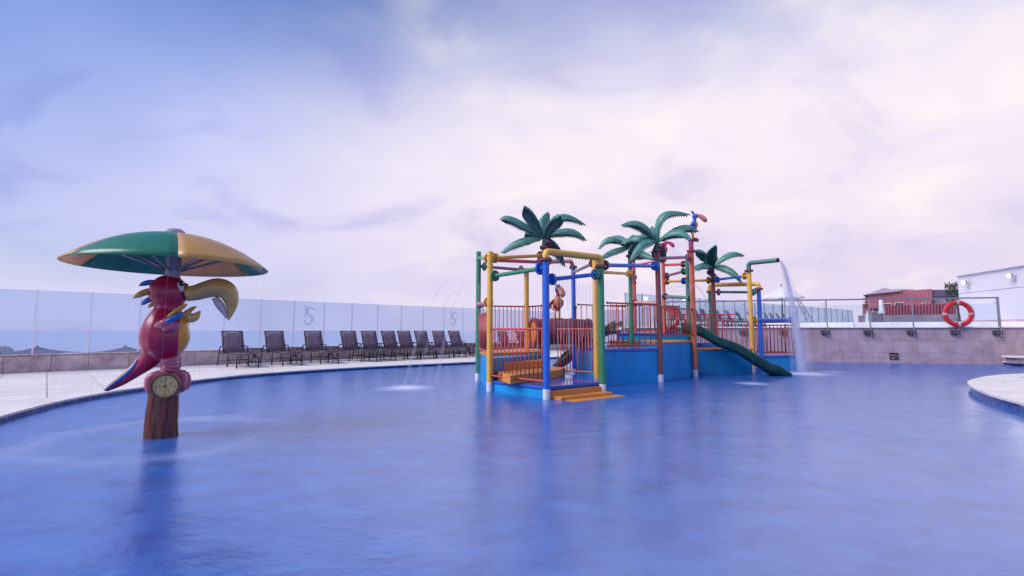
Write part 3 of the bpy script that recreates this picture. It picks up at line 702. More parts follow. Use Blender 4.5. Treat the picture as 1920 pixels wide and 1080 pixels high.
for i in range(46):
    p = P(random.uniform(-60, 54), 0, 60); s_ = random.uniform(.5, 1.3); bx = p.x
    zt = P(25, 650 + abs(bx - P(10, 0, 60).x) * .3, 60).z - random.uniform(0, 1.3)
    b = MB(); b.ell((bx, 60 + random.uniform(-2, 2), zt - .4), (s_, s_ * .9, s_ * .7), Euler((random.random(), random.random(), random.random() * 3)).to_matrix(), 7, 5)
    b.v = [v + Vector((random.uniform(-.12, .12),) * 3) for v in b.v]; b.build('boulder', MATS['rock'], rk)
MB().prism([(P(-200, 0, 60).x, 56), (P(52, 0, 60).x, 57), (P(50, 0, 60).x, 63), (P(-200, 0, 60).x, 64)], -8, -1.9).build('mound', MATS['rock'], rk)

# glass windbreak of the upper terrace
ff = thing('terrace_windbreak', 'long glass windbreak along the far side of the upper terrace', 'glass fence', (5.4, 21, WALL_Z))
fa, fb = Vector((4.9, 20.7, 0)), Vector((27.2, 38.3, 0)); fd = (fb - fa).normalized(); FL = (fb - fa).length; rzff = math.atan2(fd.y, fd.x)
nf = 24
for i in range(nf):
    q = fa + fd * FL * (i + .5) / nf
    MB().box((q.x, q.y, WALL_Z + .78), (FL / nf - .03, .014, 1.44), rzff).build('glass_panel', MATS['glass_far'], ff)
    q = fa + fd * FL * i / nf; MB().box((q.x, q.y, WALL_Z + .77), (.035, .05, 1.5), rzff).build('mullion', MATS['steel'], ff)

# red corrugated beach house
HY = 46.0
hs = thing('red_beach_house', 'red corrugated two-tier beach house with grey base behind the balustrade', 'building', P(1700, 603, HY))
H_TH = R(39.0); H_D = 59.0                                     # the house front turned square to the terrace
he1, he2 = Vector((math.cos(H_TH), -math.sin(H_TH), 0)), Vector((math.sin(H_TH), math.cos(H_TH), 0))
def HP(px, py, dep=0.0):
    r = ray(px, py); k = (H_D) / r.dot(he2); p = Vector((0, 0, CAM_H)) + r * k
    return p + he2 * dep
def hbox(x0, y0, x1, y1, dep, front=0.0):
    a, c = HP(x0, y1), HP(x1, y0); m_ = (a + c) / 2 + he2 * (front + dep / 2); zc_ = (HP((x0 + x1) / 2, y0).z + HP((x0 + x1) / 2, y1).z) / 2; hz = HP((x0 + x1) / 2, y0).z - HP((x0 + x1) / 2, y1).z
    return (m_.x, m_.y, zc_), ((c - a).dot(he1), dep, hz), -H_TH
a = P(1616, 603, HY)
def poly_wall(name, pxs, dep, m, parent, front=0.0):
    v0 = [HP(x, y, front) for x, y in pxs]; n_ = len(v0)
    vs = v0 + [v + he2 * dep for v in v0]
    fs = [tuple(range(n_)), tuple(reversed(range(n_, 2 * n_)))] + [(i, n_ + i, n_ + (i + 1) % n_, (i + 1) % n_) for i in range(n_)]
    return MB().add(vs, fs).build(name, m, parent)
poly_wall('upper_wall', [(1628, 578), (1628, 552), (1690, 545.5), (1748, 541.5), (1748, 578)], 6, MATS['house_red'], hs)
poly_wall('side_wall', [(1617, 603), (1617, 559), (1628.2, 557), (1660, 575), (1660, 603)], 5.5, MATS['house_red'], hs, .2)
poly_wall('dark_block', [(1748.2, 556), (1748.2, 543), (1797, 543), (1797, 556)], 5, MATS['house_dark'], hs, .15)
poly_wall('grey_wall', [(1748.2, 572), (1748.2, 556.2), (1797, 556.2), (1797, 572)], 5, MATS['house_grey'], hs, .3)
rf = poly_wall('roof', [(1619, 552.6), (1632, 550), (1657, 540.2), (1672, 543), (1690, 544), (1690, 546), (1628, 552.5), (1619, 554)], 5, MATS['roof_grey'], hs, -.35)
poly_wall('roof_edge', [(1676, 543.4), (1677.5, 541.2), (1712, 541.6), (1716, 543.2)], 4, MATS['roof_grey'], rf, .6)
# corrugated lower front, one sheet of rounded ribs per bay
xa = 1658
while xa < 1796:
    nr = 24; vs = []
    for i in range(nr + 1):
        w_ = xa + 11.5 * i / nr; o_ = he2 * (-.8 + .10 * math.cos(i / nr * 4 * math.pi)); vs += [HP(w_, 592) + o_, HP(w_, 573 - (w_ - 1658) * .02) + o_]
    MB().add(vs, [(2 * i, 2 * i + 2, 2 * i + 3, 2 * i + 1) for i in range(nr)]).build('corrugated_sheet', MATS['house_red'], hs, smooth=True); xa += 11.5
MB().box(*hbox(1658, 573, 1797, 592, .7, -.65)).build('lower_wall', MATS['house_red'], hs)
MB().box(*hbox(1612, 591, 1800, 606, .5, -1.6)).build('base_wall', MATS['house_grey'], hs)
for x0, x1, y0, y1 in ((1636, 1651, 570, 585), (1656, 1671, 568.5, 574), (1678, 1694, 567, 573), (1728, 1742, 565.5, 569)):
    w = MB().box(*hbox(x0, y0, x1, y1, .08, -.04 if x0 > 1640 else .14)).build('window', MATS['coping_white'], hs)
    m_ = (x0 + x1) / 2
    for xx0, xx1 in ((x0 + .8, m_ - .4), (m_ + .4, x1 - .8)):
        MB().box(*hbox(xx0, y0 + .8, xx1, y1 - .8, .06, -.06 if x0 > 1640 else .12)).build('pane', MATS['window_glass'], w)
MB().box(*hbox(1615.5, 563, 1622, 571, .5, -.4)).build('air_conditioner', MATS['canvas_white'], hs, bevel=.03)
# corrugation battens on the upper wall
xx = 1633
while xx < 1747:
    yt = 552 - (xx - 1628) * .085 if xx < 1748 else 541; MB().box(*hbox(xx, yt + 1.2, xx + 1.4, 566, .05, -.05)).build('batten', MATS['house_red'], hs); xx += 5.0
# grey box wall left of it
o = MB().box((P(1597, 0, 44).x, 44, P(0, 597, 44).z), (1.0, 1.2, .95)).build('garden_wall_block', MATS['house_grey'], bevel=.02); tag(o, 'small grey block beside the end of the terrace windbreak', 'block')
# closed parasol by the house
cp = P(1654, 602, 40); t = thing('closed_parasol', 'closed white parasol in front of the red beach house', 'parasol', cp)
zb, zt2 = P(0, 588, 40).z, P(0, 560.5, 40).z
MB().lathe([(.02, zt2 + .06), (.13, zt2), (.15, zt2 - .5), (.17, zb + .35), (.26, zb + .05), (.20, zb), (.03, zb)], (cp.x, cp.y, 0), 12).build('canopy', MATS['canvas_white'], t, smooth=True)
MB().tube([(cp.x, cp.y, WALL_Z - .02), (cp.x, cp.y, zb + .02)], .03, 8).build('pole', MATS['steel_dark'], t)
cp = P(1627.5, 603, 41); t = thing('surfboard', 'white upright board standing before the red house', 'board', cp); zt2 = P(0, 582, 41).z
vs = [(cp.x + .24 * math.sin(math.pi * k / 12) * sgn, cp.y, WALL_Z + (zt2 - WALL_Z) * k / 12) for sgn in (1,) for k in range(13)] 
prof = [(.16 + .08 * math.sin(math.pi * min(1, k / 9))) * (1 if k < 9 else (1 - (k - 9) / 3.2)) for k in range(13)]
b = MB(); vs = []
for k in range(13): 
    zq = WALL_Z - .02 + (zt2 - WALL_Z) * k / 12; vs += [(cp.x - prof[k], cp.y, zq), (cp.x, cp.y - .05, zq), (cp.x + prof[k], cp.y, zq), (cp.x, cp.y + .05, zq)]
b.add(vs, [(4 * i + j, 4 * i + (j + 1) % 4, 4 * (i + 1) + (j + 1) % 4, 4 * (i + 1) + j) for i in range(12) for j in range(4)]).build('board', MATS['canvas_white'], t, smooth=True)
# white building with two floodlights
wb = thing('white_building', 'plain white building wall with two lit floodlights above the terrace', 'building', (23.6, 22, WALL_Z))
ca, cb = P(1795, 518, 26), P(1920, 498.5, 21.7); dirb = (Vector((cb.x, cb.y, 0)) - Vector((ca.x, ca.y, 0))).normalized(); ZT = (ca.z + cb.z) / 2
far_ = Vector((ca.x, ca.y, 0)); near_ = far_ + dirb * 22
pg = [(far_.x, far_.y), (near_.x, near_.y), (near_.x + 14, near_.y + 1), (far_.x + 14, far_.y + 3)]
MB().prism(pg, -1, ZT).build('wall', MATS['plaster'], wb)
nb = Vector((dirb.y, -dirb.x, 0)); 
if nb.x > 0: nb = -nb
m_ = (far_ + near_) / 2 + nb * .006; MB().box((m_.x, m_.y, ZT - .95), ((near_ - far_).length, .012, .012), math.atan2(dirb.y, dirb.x)).build('joint', MATS['house_grey'], wb)
MB().box((m_.x + nb.x * .03, m_.y + nb.y * .03, ZT + .03), ((near_ - far_).length + .1, .2, .06), math.atan2(dirb.y, dirb.x)).build('parapet_cap', MATS['plaster'], wb)
em, nt, N, L, out = nodes_of('lamp_glow'); e = N('ShaderNodeEmission'); e.inputs[0].default_value = (1, .93, .78, 1); e.inputs[1].default_value = 14; L(e.outputs[0], out.inputs[0])
for px, py, lb in ((1828, 529.5, 'lit floodlight near the corner of the white building'), (1917, 517, 'lit floodlight at the right picture edge on the white building')):
    k = (px - CX) / (F_PX * 1.006); s_ = (k * far_.y - far_.x) / (dirb.x - k * dirb.y); q = far_ + dirb * s_; z_ = P(px, py, q.y).z
    fl = thing('floodlight', lb, 'floodlight', (q.x, q.y, z_), 0, 'floodlights on the white building')
    ar = math.atan2(dirb.y, dirb.x)
    MB().beam((q.x, q.y, z_), (q.x + nb.x * .2, q.y + nb.y * .2, z_), .04, .04).build('arm', MATS['steel'], fl)
    c = q + nb * .24
    MB().box((c.x, c.y, z_), (.26, .10, .2), ar).build('housing', MATS['steel'], fl, bevel=.01)
    c2 = q + nb * .295; MB().ell((c2.x, c2.y, z_), (.10, .06, .085), Matrix.Rotation(ar, 3, 'Z')).build('lens', em, fl, smooth=True)
    sp = bpy.data.lights.new('flood', 'SPOT'); sp.energy = 30; sp.color = (1, .93, .85); sp.spot_size = R(120); sp.spot_blend = .6; sp.shadow_soft_size = .12
    so = bpy.data.objects.new('flood', sp); COL.objects.link(so); so.location = (c2 + nb * .03 + Vector((0, 0, z_))) - fl.location; so.parent = fl
    so.rotation_euler = Vector((nb.x, nb.y - .35, -.28)).to_track_quat('-Z', 'Y').to_euler()
# pinkish parapet in front of the white building
o = MB().beam((P(1755, 0, 23).x, 23, WALL_Z + .18), (P(1990, 0, 18.4).x, 18.4, WALL_Z + .18), .2, .36).build('terrace_parapet', MATS['wall_stone'], bevel=.01); tag(o, 'low pinkish parapet at the foot of the white building', 'wall')
# tree beside the white building
tr = thing('tree', 'small dark tree between the red house and the white building', 'tree', P(1788, 575, 36)); c = P(1789, 546, 36)
MB().tube([(c.x + .2, 36, WALL_Z), (c.x + .1, 36, 3.0), (c.x, 36, c.z + .3)], [.14, .1, .04], 8).build('trunk', MATS['bark'], tr)
b = MB()
for i in range(900):
    a_ = random.uniform(0, 2 * math.pi); r_ = random.random() ** .5 * .75; zz_ = random.uniform(-.7, .62); lim = 1 - .45 * abs(zz_)
    p = Vector((c.x + .12 + r_ * lim * math.cos(a_) * .75, 36 + r_ * math.sin(a_), c.z + zz_ + .12 * math.sin(a_ * 3)))
    M_ = Euler((random.uniform(0, 6), random.uniform(0, 6), 0)).to_matrix(); l_ = random.uniform(.05, .13)
    b.add([p + M_ @ Vector(v) for v in ((-l_, 0, 0), (0, -l_ * .35, 0), (l_, 0, 0), (0, l_ * .35, 0))], [(0, 1, 2, 3)])
b.build('crown', MATS['leaf'], tr)
# parasol on the terrace
pa = P(1465, 537, 25); t = thing('open_parasol', 'open white parasol over the far loungers behind the waterfall', 'parasol', (pa.x, pa.y, WALL_Z))
wpr = 1.05; b = MB(); vs = [pa]
zr = P(0, 558, 25).z
for k in range(8):
    an = 2 * math.pi * (k + .5) / 8; vs.append((pa.x + wpr * math.cos(an), pa.y + wpr * math.sin(an), zr))
for k in range(8):
    an = 2 * math.pi * (k + .5) / 8; vs.append((pa.x + wpr * math.cos(an), pa.y + wpr * math.sin(an), zr - .07))
b.add(vs, [(0, 1 + k, 1 + (k + 1) % 8) for k in range(8)] + [(1 + k, 9 + k, 9 + (k + 1) % 8, 1 + (k + 1) % 8) for k in range(8)]).build('canopy', MATS['canvas_white'], t)
MB().tube([(pa.x, pa.y, WALL_Z - .02), (pa.x, pa.y, pa.z + .12)], .025, 8).build('pole', MATS['steel_dark'], t)
for k in range(8):
    an = 2 * math.pi * (k + .5) / 8; MB().tube([(pa.x, pa.y, pa.z - .06), (pa.x + wpr * .97 * math.cos(an), pa.y + wpr * .97 * math.sin(an), zr - .02)], .012, 5).build('rib', MATS['steel_dark'], t)
# slim lattice boom leaning behind the waterfall
lt = thing('lattice_boom', 'thin grey lattice boom leaning behind the waterfall', 'lattice', P(1519, 604, 34)); A, B_ = P(1494, 559, 34), P(1521, 605, 34)
for dx in (-.22, .22):
    MB().tube([A + Vector((dx * .4, 0, 0)), B_ + Vector((dx, 0, 0))], .03, 6).build('chord', MATS['steel'], lt)
for k in range(11):
    t0, t1 = k / 11, (k + 1) / 11; s0 = -1 if k % 2 else 1
    w0, w1 = .09 + .13 * t0, .09 + .13 * t1
    MB().tube([A.lerp(B_, t0) + Vector((s0 * w0, 0, 0)), A.lerp(B_, t1) + Vector((-s0 * w1, 0, 0))], .02, 5).build('brace', MATS['steel'], lt)

# =================================================================== LOUNGERS AND TABLES
def lounger_proto():
    t = thing('sun_lounger', 'x', 'sun lounger', (0, 0, 0), 0, 'sun loungers along the sea fence')
    W = .262; Hs = .36
    bk = [Vector((-.02, 0, Hs)), Vector((-.30, 0, Hs + .58))]
    def sl(name, pts, w, m):
        vs = []
        for i, p in enumerate(pts):
            for yy in (-w, -w * .5, 0, w * .5, w): vs.append(Vector((p[0], yy, p[1] - .02 * (1 - (yy / w) ** 2))))
        fs = [(5 * i + k, 5 * (i + 1) + k, 5 * (i + 1) + k + 1, 5 * i + k + 1) for i in range(len(pts) - 1) for k in range(4)]
        o = MB().add(vs, fs).build(name, m, t, smooth=True, off=False); sd = o.modifiers.new('thick', 'SOLIDIFY'); sd.thickness = .012; return o
    sl('sling_seat', [(-.02, Hs), (.25, Hs - .005), (.6, Hs), (1.0, Hs + .01), (1.18, Hs - .01)], W - .015, MATS['sling'])
    sl('sling_back', [(-.0, Hs + .02), (-.10, Hs + .22), (-.20, Hs + .42), (-.265, Hs + .58)], W - .015, MATS['sling'])
    for sy in (-1, 1):
        MB().tube(fillet([(-.42, sy * W, Hs), (1.14, sy * W, Hs + .005), (1.23, sy * W, Hs - .06), (1.25, sy * W, 0)], .07), .02, 8).build('side_rail', MATS['chair_frame'], t, smooth=True, off=False)
        MB().tube([(.0, sy * W, Hs + .01), (-.275, sy * W, Hs + .60)], .017, 8).build('back_rail', MATS['chair_frame'], t, smooth=True, off=False)
        MB().tube([(.42, sy * W, Hs), (.42, sy * W, 0)], .021, 8).build('leg', MATS['chair_frame'], t, smooth=True, off=False)
        MB().tube(fillet([(.22, sy * (W + .02), Hs + .0), (.14, sy * (W + .02), Hs + .19), (-.30, sy * (W + .02), Hs + .17), (-.46, sy * (W + .02), 0)], .12), .017, 8).build('armrest', MATS['chair_frame'], t, smooth=True, off=False)
        MB().tube([(-.40, sy * W, .14), (1.24, sy * W, .14)], .010, 6).build('side_brace', MATS['chair_frame'], t, smooth=True, off=False)
    for x, z in ((1.24, .14), (.42, .18), (-.40, Hs), (1.16, Hs)):
        MB().tube([(x, -W, z), (x, W, z)], .012, 6).build('stretcher', MATS['chair_frame'], t, smooth=True, off=False)
    MB().tube([(-.275, -W, Hs + .60), (-.275, W, Hs + .60)], .017, 8).build('top_rail', MATS['chair_frame'], t, smooth=True, off=False)
    return t
def table_proto():
    t = thing('side_table', 'x', 'side table', (0, 0, 0), 0, 'small side tables between the loungers')
    MB().lathe([(.0, .475), (.25, .475), (.262, .468), (.262, .455), (.25, .45), (.0, .45)], n=24).build('table_top', MATS['chair_frame'], t, smooth=40, off=False)
    for k in range(4):
        a = math.pi / 4 + k * math.pi / 2; c, s_ = math.cos(a), math.sin(a)
        MB().tube(smooth_path([(.2 * c, .2 * s_, .45), (.10 * c, .10 * s_, .34), (.035 * c, .035 * s_, .25), (.10 * c, .10 * s_, .15), (.2 * c, .2 * s_, 0)], 4), .014, 6).build('leg', MATS['chair_frame'], t, smooth=True, off=False)
    MB().lathe([(.05, .235), (.06, .25), (.05, .265)], n=12).build('collar', MATS['chair_frame'], t, off=False)
    return t
lp = lounger_proto(); tp = table_proto()
lrz = math.atan2(-FN.y, -FN.x)
ORD = ['first', 'second', 'third', 'fourth', 'fifth', 'sixth', 'seventh', 'eighth', 'ninth', 'tenth', 'eleventh', 'twelfth', 'thirteenth', 'fourteenth']
LPX = [437, 516, 588, 655, 693, 730, 760, 791, 824, 854, 905, 944, 978, 1045]
used = False
for i, px in enumerate(LPX):
    off = .95
    s_ = on_fence(px); q = F0 + FD * s_ - FN * off
    # slide along the fence until the back stands at the wanted image column
    for _ in range(6):
        bkp = q + FN * .14; cur = CX + F_PX * 1.006 * bkp.x / bkp.y; q += FD * (px - cur) * .02
    l_ = lp if not used else copy_tree(lp); used = True
    l_.location = (q.x, q.y, DECK + .002); l_.rotation_euler = (0, 0, lrz + random.uniform(-.05, .05))
    l_['label'] = ('dark sling sun lounger closest to the parrot, leftmost of the deck row' if i == 0 else
                   'dark sling sun lounger, %s of the deck row counted from the parrot' % ORD[i] if i < 10 else
                   'dark sling sun lounger seen behind the play structure, %s of the deck row' % ORD[i])
    for ch in l_.children:
        pass
for i, (px, lb) in enumerate(((478, 'small round dark table between the first and second deck loungers'), (553, 'small round dark table between the second and third deck loungers'), (621, 'small round dark table between the third and fourth deck loungers'), (877, 'small round dark table beside the tenth deck lounger by the green post'))):
    s_ = on_fence(px); q = F0 + FD * s_ - FN * .8
    for _ in range(6):
        cur = CX + F_PX * 1.006 * q.x / q.y; q += FD * (px - cur) * .02
    t = tp if i == 0 else copy_tree(tp); t.location = (q.x, q.y, DECK + .002); t['label'] = lb
FARPX = [1264, 1279, 1311, 1326, 1353, 1372, 1391, 1412, 1431, 1443, 1453, 1465, 1477]
for i, px in enumerate(FARPX):
    Yf = 21.5 + max(0, (px - 1264)) * .043
    p = P(px, 600, Yf); l_ = copy_tree(lp); l_.location = (p.x, p.y, WALL_Z); l_.rotation_euler = (0, 0, lrz + R(4)); l_.name = 'sun_lounger'
    l_['group'] = 'sun loungers on the upper terrace'; l_['label'] = 'grey sun lounger on the upper terrace, %s of that row from the tall orange post' % ORD[i]


# =================================================================== PLAY STRUCTURE
ST = thing('water_play_structure', 'colourful water play structure of platforms, pipes, posts and red railings in the pool', 'play structure', (2.6, 10.5, 0))
PR = .053
posts = {}
def post(key, px, py, Y, top_py, m, r=PR, sleeve=True, z_bot=-.45, top=None):
    a = P(px, py, Y); zt = P(px, top_py, Y).z if top is None else top
    o = MB().tube([(a.x, Y, .0 if not sleeve else .155), (a.x, Y, zt)], r, 16).build('post', MATS[m], ST, smooth=50, bevel=0)
    if sleeve: MB().tube([(a.x, Y, z_bot), (a.x, Y, .155)], r * 1.06, 16).build('sleeve', MATS['white_sleeve'], o, smooth=50)
    posts[key] = Vector((a.x, Y, zt)); return o
flange_cache = {}
def flange_mesh(m, r):
    k = (m, round(r, 3))
    if k not in flange_cache:
        b = MB(); b.lathe([(0, -.02), (r * .94, -.02), (r, -.014), (r, .014), (r * .94, .02), (0, .02)], n=20)
        b.mi = 1
        for i in range(8):
            a = 2 * math.pi * i / 8; b.lathe([(.0, .036), (.012, .036), (.013, .02), (.013, -.02), (.012, -.036), (0, -.036)], (r * .76 * math.cos(a), r * .76 * math.sin(a), 0), 6)
        me = b.mesh('flange', [MATS[m], MATS['bolt']]); flange_cache[k] = me
    return flange_cache[k]
def flange(p, d, m, r=.105):
    return inst('flange', flange_mesh(m, r), p, ST, Vector(d).normalized().to_track_quat('Z', 'Y').to_euler())
def pipe(a, c, m, r=.034, f0=None, f1=None, stub0=None, stub1=None, fr=.095, gap=.13):
    """a pipe between two post axes; flanges stand off each post on a short stub"""
    a, c = Vector(a), Vector(c); d = (c - a).normalized()
    pa = a + d * (gap if f0 else PR * .7); pc = c - d * (gap if f1 else PR * .7)
    MB().tube([pa, pc], r, 12).build('pipe', MATS[m], ST, smooth=50)
    if f0:
        flange(pa, d, f0, fr); MB().tube([a + d * PR * .6, pa], r * 1.1, 12).build('stub', MATS[stub0 or f0], ST, smooth=50)
    if f1:
        flange(pc, d, f1, fr); MB().tube([pc, c - d * PR * .6], r * 1.1, 12).build('stub', MATS[stub1 or f1], ST, smooth=50)
def at_post(k, py): p = posts[k]; return P(CX, py, p.y).z
def V(k, py): p = posts[k]; return Vector((p.x, p.y, at_post(k, py)))

post('A', 896, 715, 10.3, 472, 'green'); post('B', 918, 733, 8.5, 472, 'yellow'); post('C', 1025, 748, 7.5, 487, 'blue', r=.055)
post('D', 1130, 733, 8.2, 500, 'green', r=.055); post('E', 1119, 708, 9.1, 486, 'yellow'); post('F', 987.5, 655, 10.6, 505, 'yellow', sleeve=False)
post('G', 1077, 702, 11.5, 501, 'blue'); post('H', 1239, 716, 10.0, 470, 'brown', r=.054); post('I', 1304, 706, 11.2, 471, 'orange', r=.056)
post('M', 1184.5, 640, 12.2, 480, 'green'); post('N', 1191, 620, 14.2, 489, 'red'); post('O', 1246.5, 620, 13.6, 489, 'orange'); post('Pq', 1291.5, 600, 12.9, 487, 'teal')
post('J', 1411, 665, 12.1, 508, 'yellow'); post('K', 1427.5, 655, 12.75, 542, 'blue'); post('L', 1494, 690, 13.1, 585, 'green', r=.05)
post('Q', 1341.5, 650, 13.0, 516, 'brown'); post('R', 1334.5, 650, 14.0, 547, 'teal'); post('T', 1021.5, 600, 9.75, 464, 'brown', r=.052)

# the two yellow sprinkler arches, the red elbow and the green spout
def arch(pts, m, r, fil=.16):
    return MB().tube(fillet(pts, fil, 8), r, 14).build('pipe', MATS[m], ST, smooth=50)
C_, D_ = posts['C'], posts['D']
arch([C_, C_ + Vector((0, 0, .13)), Vector((D_.x, D_.y, D_.z + .16)), D_], 'yellow', .056, .15)
flange(C_, (0, 0, 1), 'brown', .10); flange(D_, (0, 0, 1), 'brown', .10)
R_, K_ = posts['R'], posts['K']
arch([R_, R_ + Vector((0, 0, .2)), K_ + Vector((0, 0, .14)), K_], 'yellow', .056, .17)
flange(R_, (0, 0, 1), 'mauve', .10); flange(K_, (0, 0, 1), 'brown', .11)
T_, G_ = posts['T'], posts['G']
arch([V('T', 491), Vector((G_.x - .05, G_.y, G_.z + .15)), G_], 'red', .05, .16); flange(G_, (0, 0, 1), 'brown', .10)
flange(V('T', 490.5) + (V('G', 491) - V('T', 491)).normalized() * .16, V('G', 491) - V('T', 491), 'red', .09)
J_ = posts['J']; tipJ = P(1457, 488, 11.5)
arch([J_, J_ + Vector((0, 0, .20)), tipJ], 'teal', .056, .16); flange(J_, (0, 0, 1), 'brown', .105)
MB().lathe([(.040, 0), (.058, 0), (.058, .03), (.044, .03)], tipJ, 14, M=(tipJ - J_ - Vector((0, 0, .2))).to_track_quat('Z', 'Y').to_matrix()).build('nozzle', MATS['bolt'], ST)
# small holes (nozzles) under the arches
for (a, c, n_) in ((C_ + Vector((0, 0, .08)), D_ + Vector((0, 0, .105)), 15), (R_ + Vector((0, 0, .145)), K_ + Vector((0, 0, .085)), 15)):
    for i in range(1, n_):
        p = a.lerp(c, .06 + .88 * i / n_); MB().tube([p + Vector((0, 0, -.018)), p + Vector((0, 0, .02))], .009, 6).build('nozzle', MATS['bolt'], ST)
# connecting pipes
pipe(V('B', 518.5), V('C', 502), 'green', .036, 'green', 'blue', stub0='yellow', fr=.10)
pipe(V('C', 525), V('D', 513.5), 'blue', .034, 'blue', 'teal', stub1='green', fr=.095)
pipe(V('B', 484), V('T', 479), 'yellow', .034, 'yellow', 'brown', fr=.095)
pipe(V('B', 484) + Vector((.1, .25, 0)), V('T', 492), 'red', .034, None, 'red')
pipe(V('A', 483.5), V('B', 484.5), 'green', .034, None, 'yellow', gap=.2)
pipe(V('A', 499), V('F', 506.5), 'mauve', .034, 'green', 'brown'); flange(V('F', 506), (0, 0, 1), 'purple', .09)
pipe(V('F', 508), V('C', 502) , 'blue', .030)
pipe(V('G', 511), V('E', 492), 'mauve', .034, None, 'brown')
pipe(V('D', 497), V('H', 499), 'blue', .036, 'brown', 'blue', stub1='brown')
pipe(V('E', 509.5), V('M', 513.5), 'yellow', .034, None, 'yellow', stub1='green')
pipe(V('M', 485), V('O', 483), 'mauve', .036, 'green', 'brown'); pipe(V('N', 497), V('O', 487), 'pink', .04, None, 'brown')
pipe(V('H', 484.5), V('I', 482), 'mauve', .036, None, 'red', stub1='orange'); pipe(V('O', 497), V('Pq', 495), 'red', .036, None, 'red', stub1='teal')
pipe(V('O', 519), V('Pq', 507), 'mauve', .036, 'brown', 'green'); pipe(V('O', 528), V('Pq', 526.5), 'yellow', .036, 'red', 'blue', stub0='orange')
pipe(V('Pq', 526.5), V('Q', 525.5), 'yellow', .034, None, 'brown'); pipe(V('N', 567), V('H', 571), 'orange', .05, 'brown', None)
pipe(V('O', 555.5), V('I', 559), 'teal', .045, 'brown', 'green'); pipe(V('Q', 525.5), V('J', 516.5), 'blue', .034, 'blue', 'yellow')
pipe(V('Q', 547.5), V('K', 548), 'teal', .034, 'magenta', 'teal'); pipe(V('J', 600.5), V('L', 600), 'blue', .048, 'yellow', 'blue')
pipe(V('M', 513), V('N', 520), 'teal', .03, 'green', 'pink')
# nozzle with sprays on the far left post
nz = P(899, 572, 9.3); pipe(V('B', 566), nz, 'mauve', .04, 'yellow', None); MB().ell(nz, (.07, .07, .07)).build('nozzle', MATS['mauve'], ST, smooth=True)
flange(V('N', 530), (0, -1, .3), 'pink', .07); flange(V('Pq', 520), (1, -1, 0), 'orange', .08); flange(V('R', 563), (0.4, -1, .2), 'red', .07)

# platforms -----------------------------------------------------------------
def slab(name, poly, z0, z1, m, bevel=.008): return MB().prism(poly, z0, z1).build(name, MATS[m], ST, bevel=bevel)
xy = lambda k: (posts[k].x, posts[k].y)
Bp, Cp, Dp, Ep, Ap, Gp, Hp, Ip = (Vector((*xy(k), 0)) for k in 'BCDEAGHI')
# entry platform, z .19
entry = [(Bp.x + .03, Bp.y + .0), (Cp.x, Cp.y + .04), (Dp.x - .02, Dp.y + .02), (Ep.x, Ep.y + .25), (1.0, 9.7), (-.2, 9.7)]
slab('platform_panel', [(x, y + .025) for x, y in entry], -.45, .125, 'panel_blue'); slab('platform_deck', entry, .126, .185, 'deck_blue', .02)
# entry steps in front of C - D
cd = (Dp - Cp).normalized(); nrm = Vector((cd.y, -cd.x, 0))
def quad(p, q, d0, d1): return [((p + nrm * d0).x, (p + nrm * d0).y), ((q + nrm * d0).x, (q + nrm * d0).y), ((q + nrm * d1).x, (q + nrm * d1).y), ((p + nrm * d1).x, (p + nrm * d1).y)]
slab('step_riser', quad(Cp + cd * .07, Dp + cd * -.06, -.05, .03), -.4, .122, 'step_orange', .004)
slab('step', quad(Cp + cd * .09, Dp + cd * -.02, .03, .24), -.4, .045, 'step_orange'); slab('step', quad(Cp + cd * .16, Dp + cd * .05, .24, .46), -.4, .006, 'step_orange')
# orange stairs and left platform
def S(px, py, z): v = U(px, py, z); return (v.x, v.y)
s3l, s3r = S(957, 716, .19), S(1050, 707.6, .19); s3l2 = S(940, 706, .19)
back = [(.78, 11.2), (.30, 11.7), (Ap.x + .03, Ap.y + .02)]
slab('step', [S(942, 700, .33), S(957, 704, .33), s3r, (1.05, 9.6), (.2, 10.2), (-.4, 9.2)], .186, .33, 'step_orange')
slab('step', [S(922, 681, .47), S(1022, 675.5, .47), (.8, 10.2), (.0, 10.4), (-.45, 9.3)], .3305, .47, 'step_orange')
top_o = [S(922, 661.5, .62), S(1022, 658.5, .62), (.80, 10.6)] + back
slab('platform_panel', [(Bp.x + .0, Bp.y + .06), (Bp.x + .25, Bp.y + .35), (.75, 10.25), (.74, 11.1), (.30, 11.6), (Ap.x + .05, Ap.y)], -.45, .56, 'panel_blue')
slab('platform_deck', [(Bp.x - .02, Bp.y + .07)] + top_o, .561, .62, 'step_orange')
# centre platform z .69 (front D' - H)
c0 = Vector((1.80, 9.42, 0)); hx = Vector((Hp.x - .02, Hp.y + .0, 0))
cen_poly = [(c0.x, c0.y), (hx.x, hx.y), (3.2, 12.4), (1.6, 12.4), (1.48, 11.1)]
slab('platform_panel', [(x + .02, y + .02) for x, y in cen_poly], -.45, .63, 'panel_blue'); slab('platform_deck', cen_poly, .631, .69, 'deck_blue', .012)
# raised step platform (front H - I)
hi = [(Hp.x + .04, Hp.y + .05), (Ip.x - .05, Ip.y + .03), (4.5, 12.5), (3.3, 12.6)]
slab('platform_panel', [(x, y + .02) for x, y in hi], -.45, .775, 'panel_blue'); slab('step', hi, .776, .815, 'step_orange', .006)
up = [(2.75, 12.62), (4.55, 12.45), (4.9, 14.3), (3.2, 14.4)]
slab('platform_panel', [(x, y + .015) for x, y in up], .3, .93, 'panel_blue'); slab('platform_deck', up, .931, .985, 'deck_blue', .012)
slab('step', [(2.5, 12.42), (3.3, 12.41), (3.3, 12.8), (2.6, 12.8)], .691, .80, 'step_orange', .006)
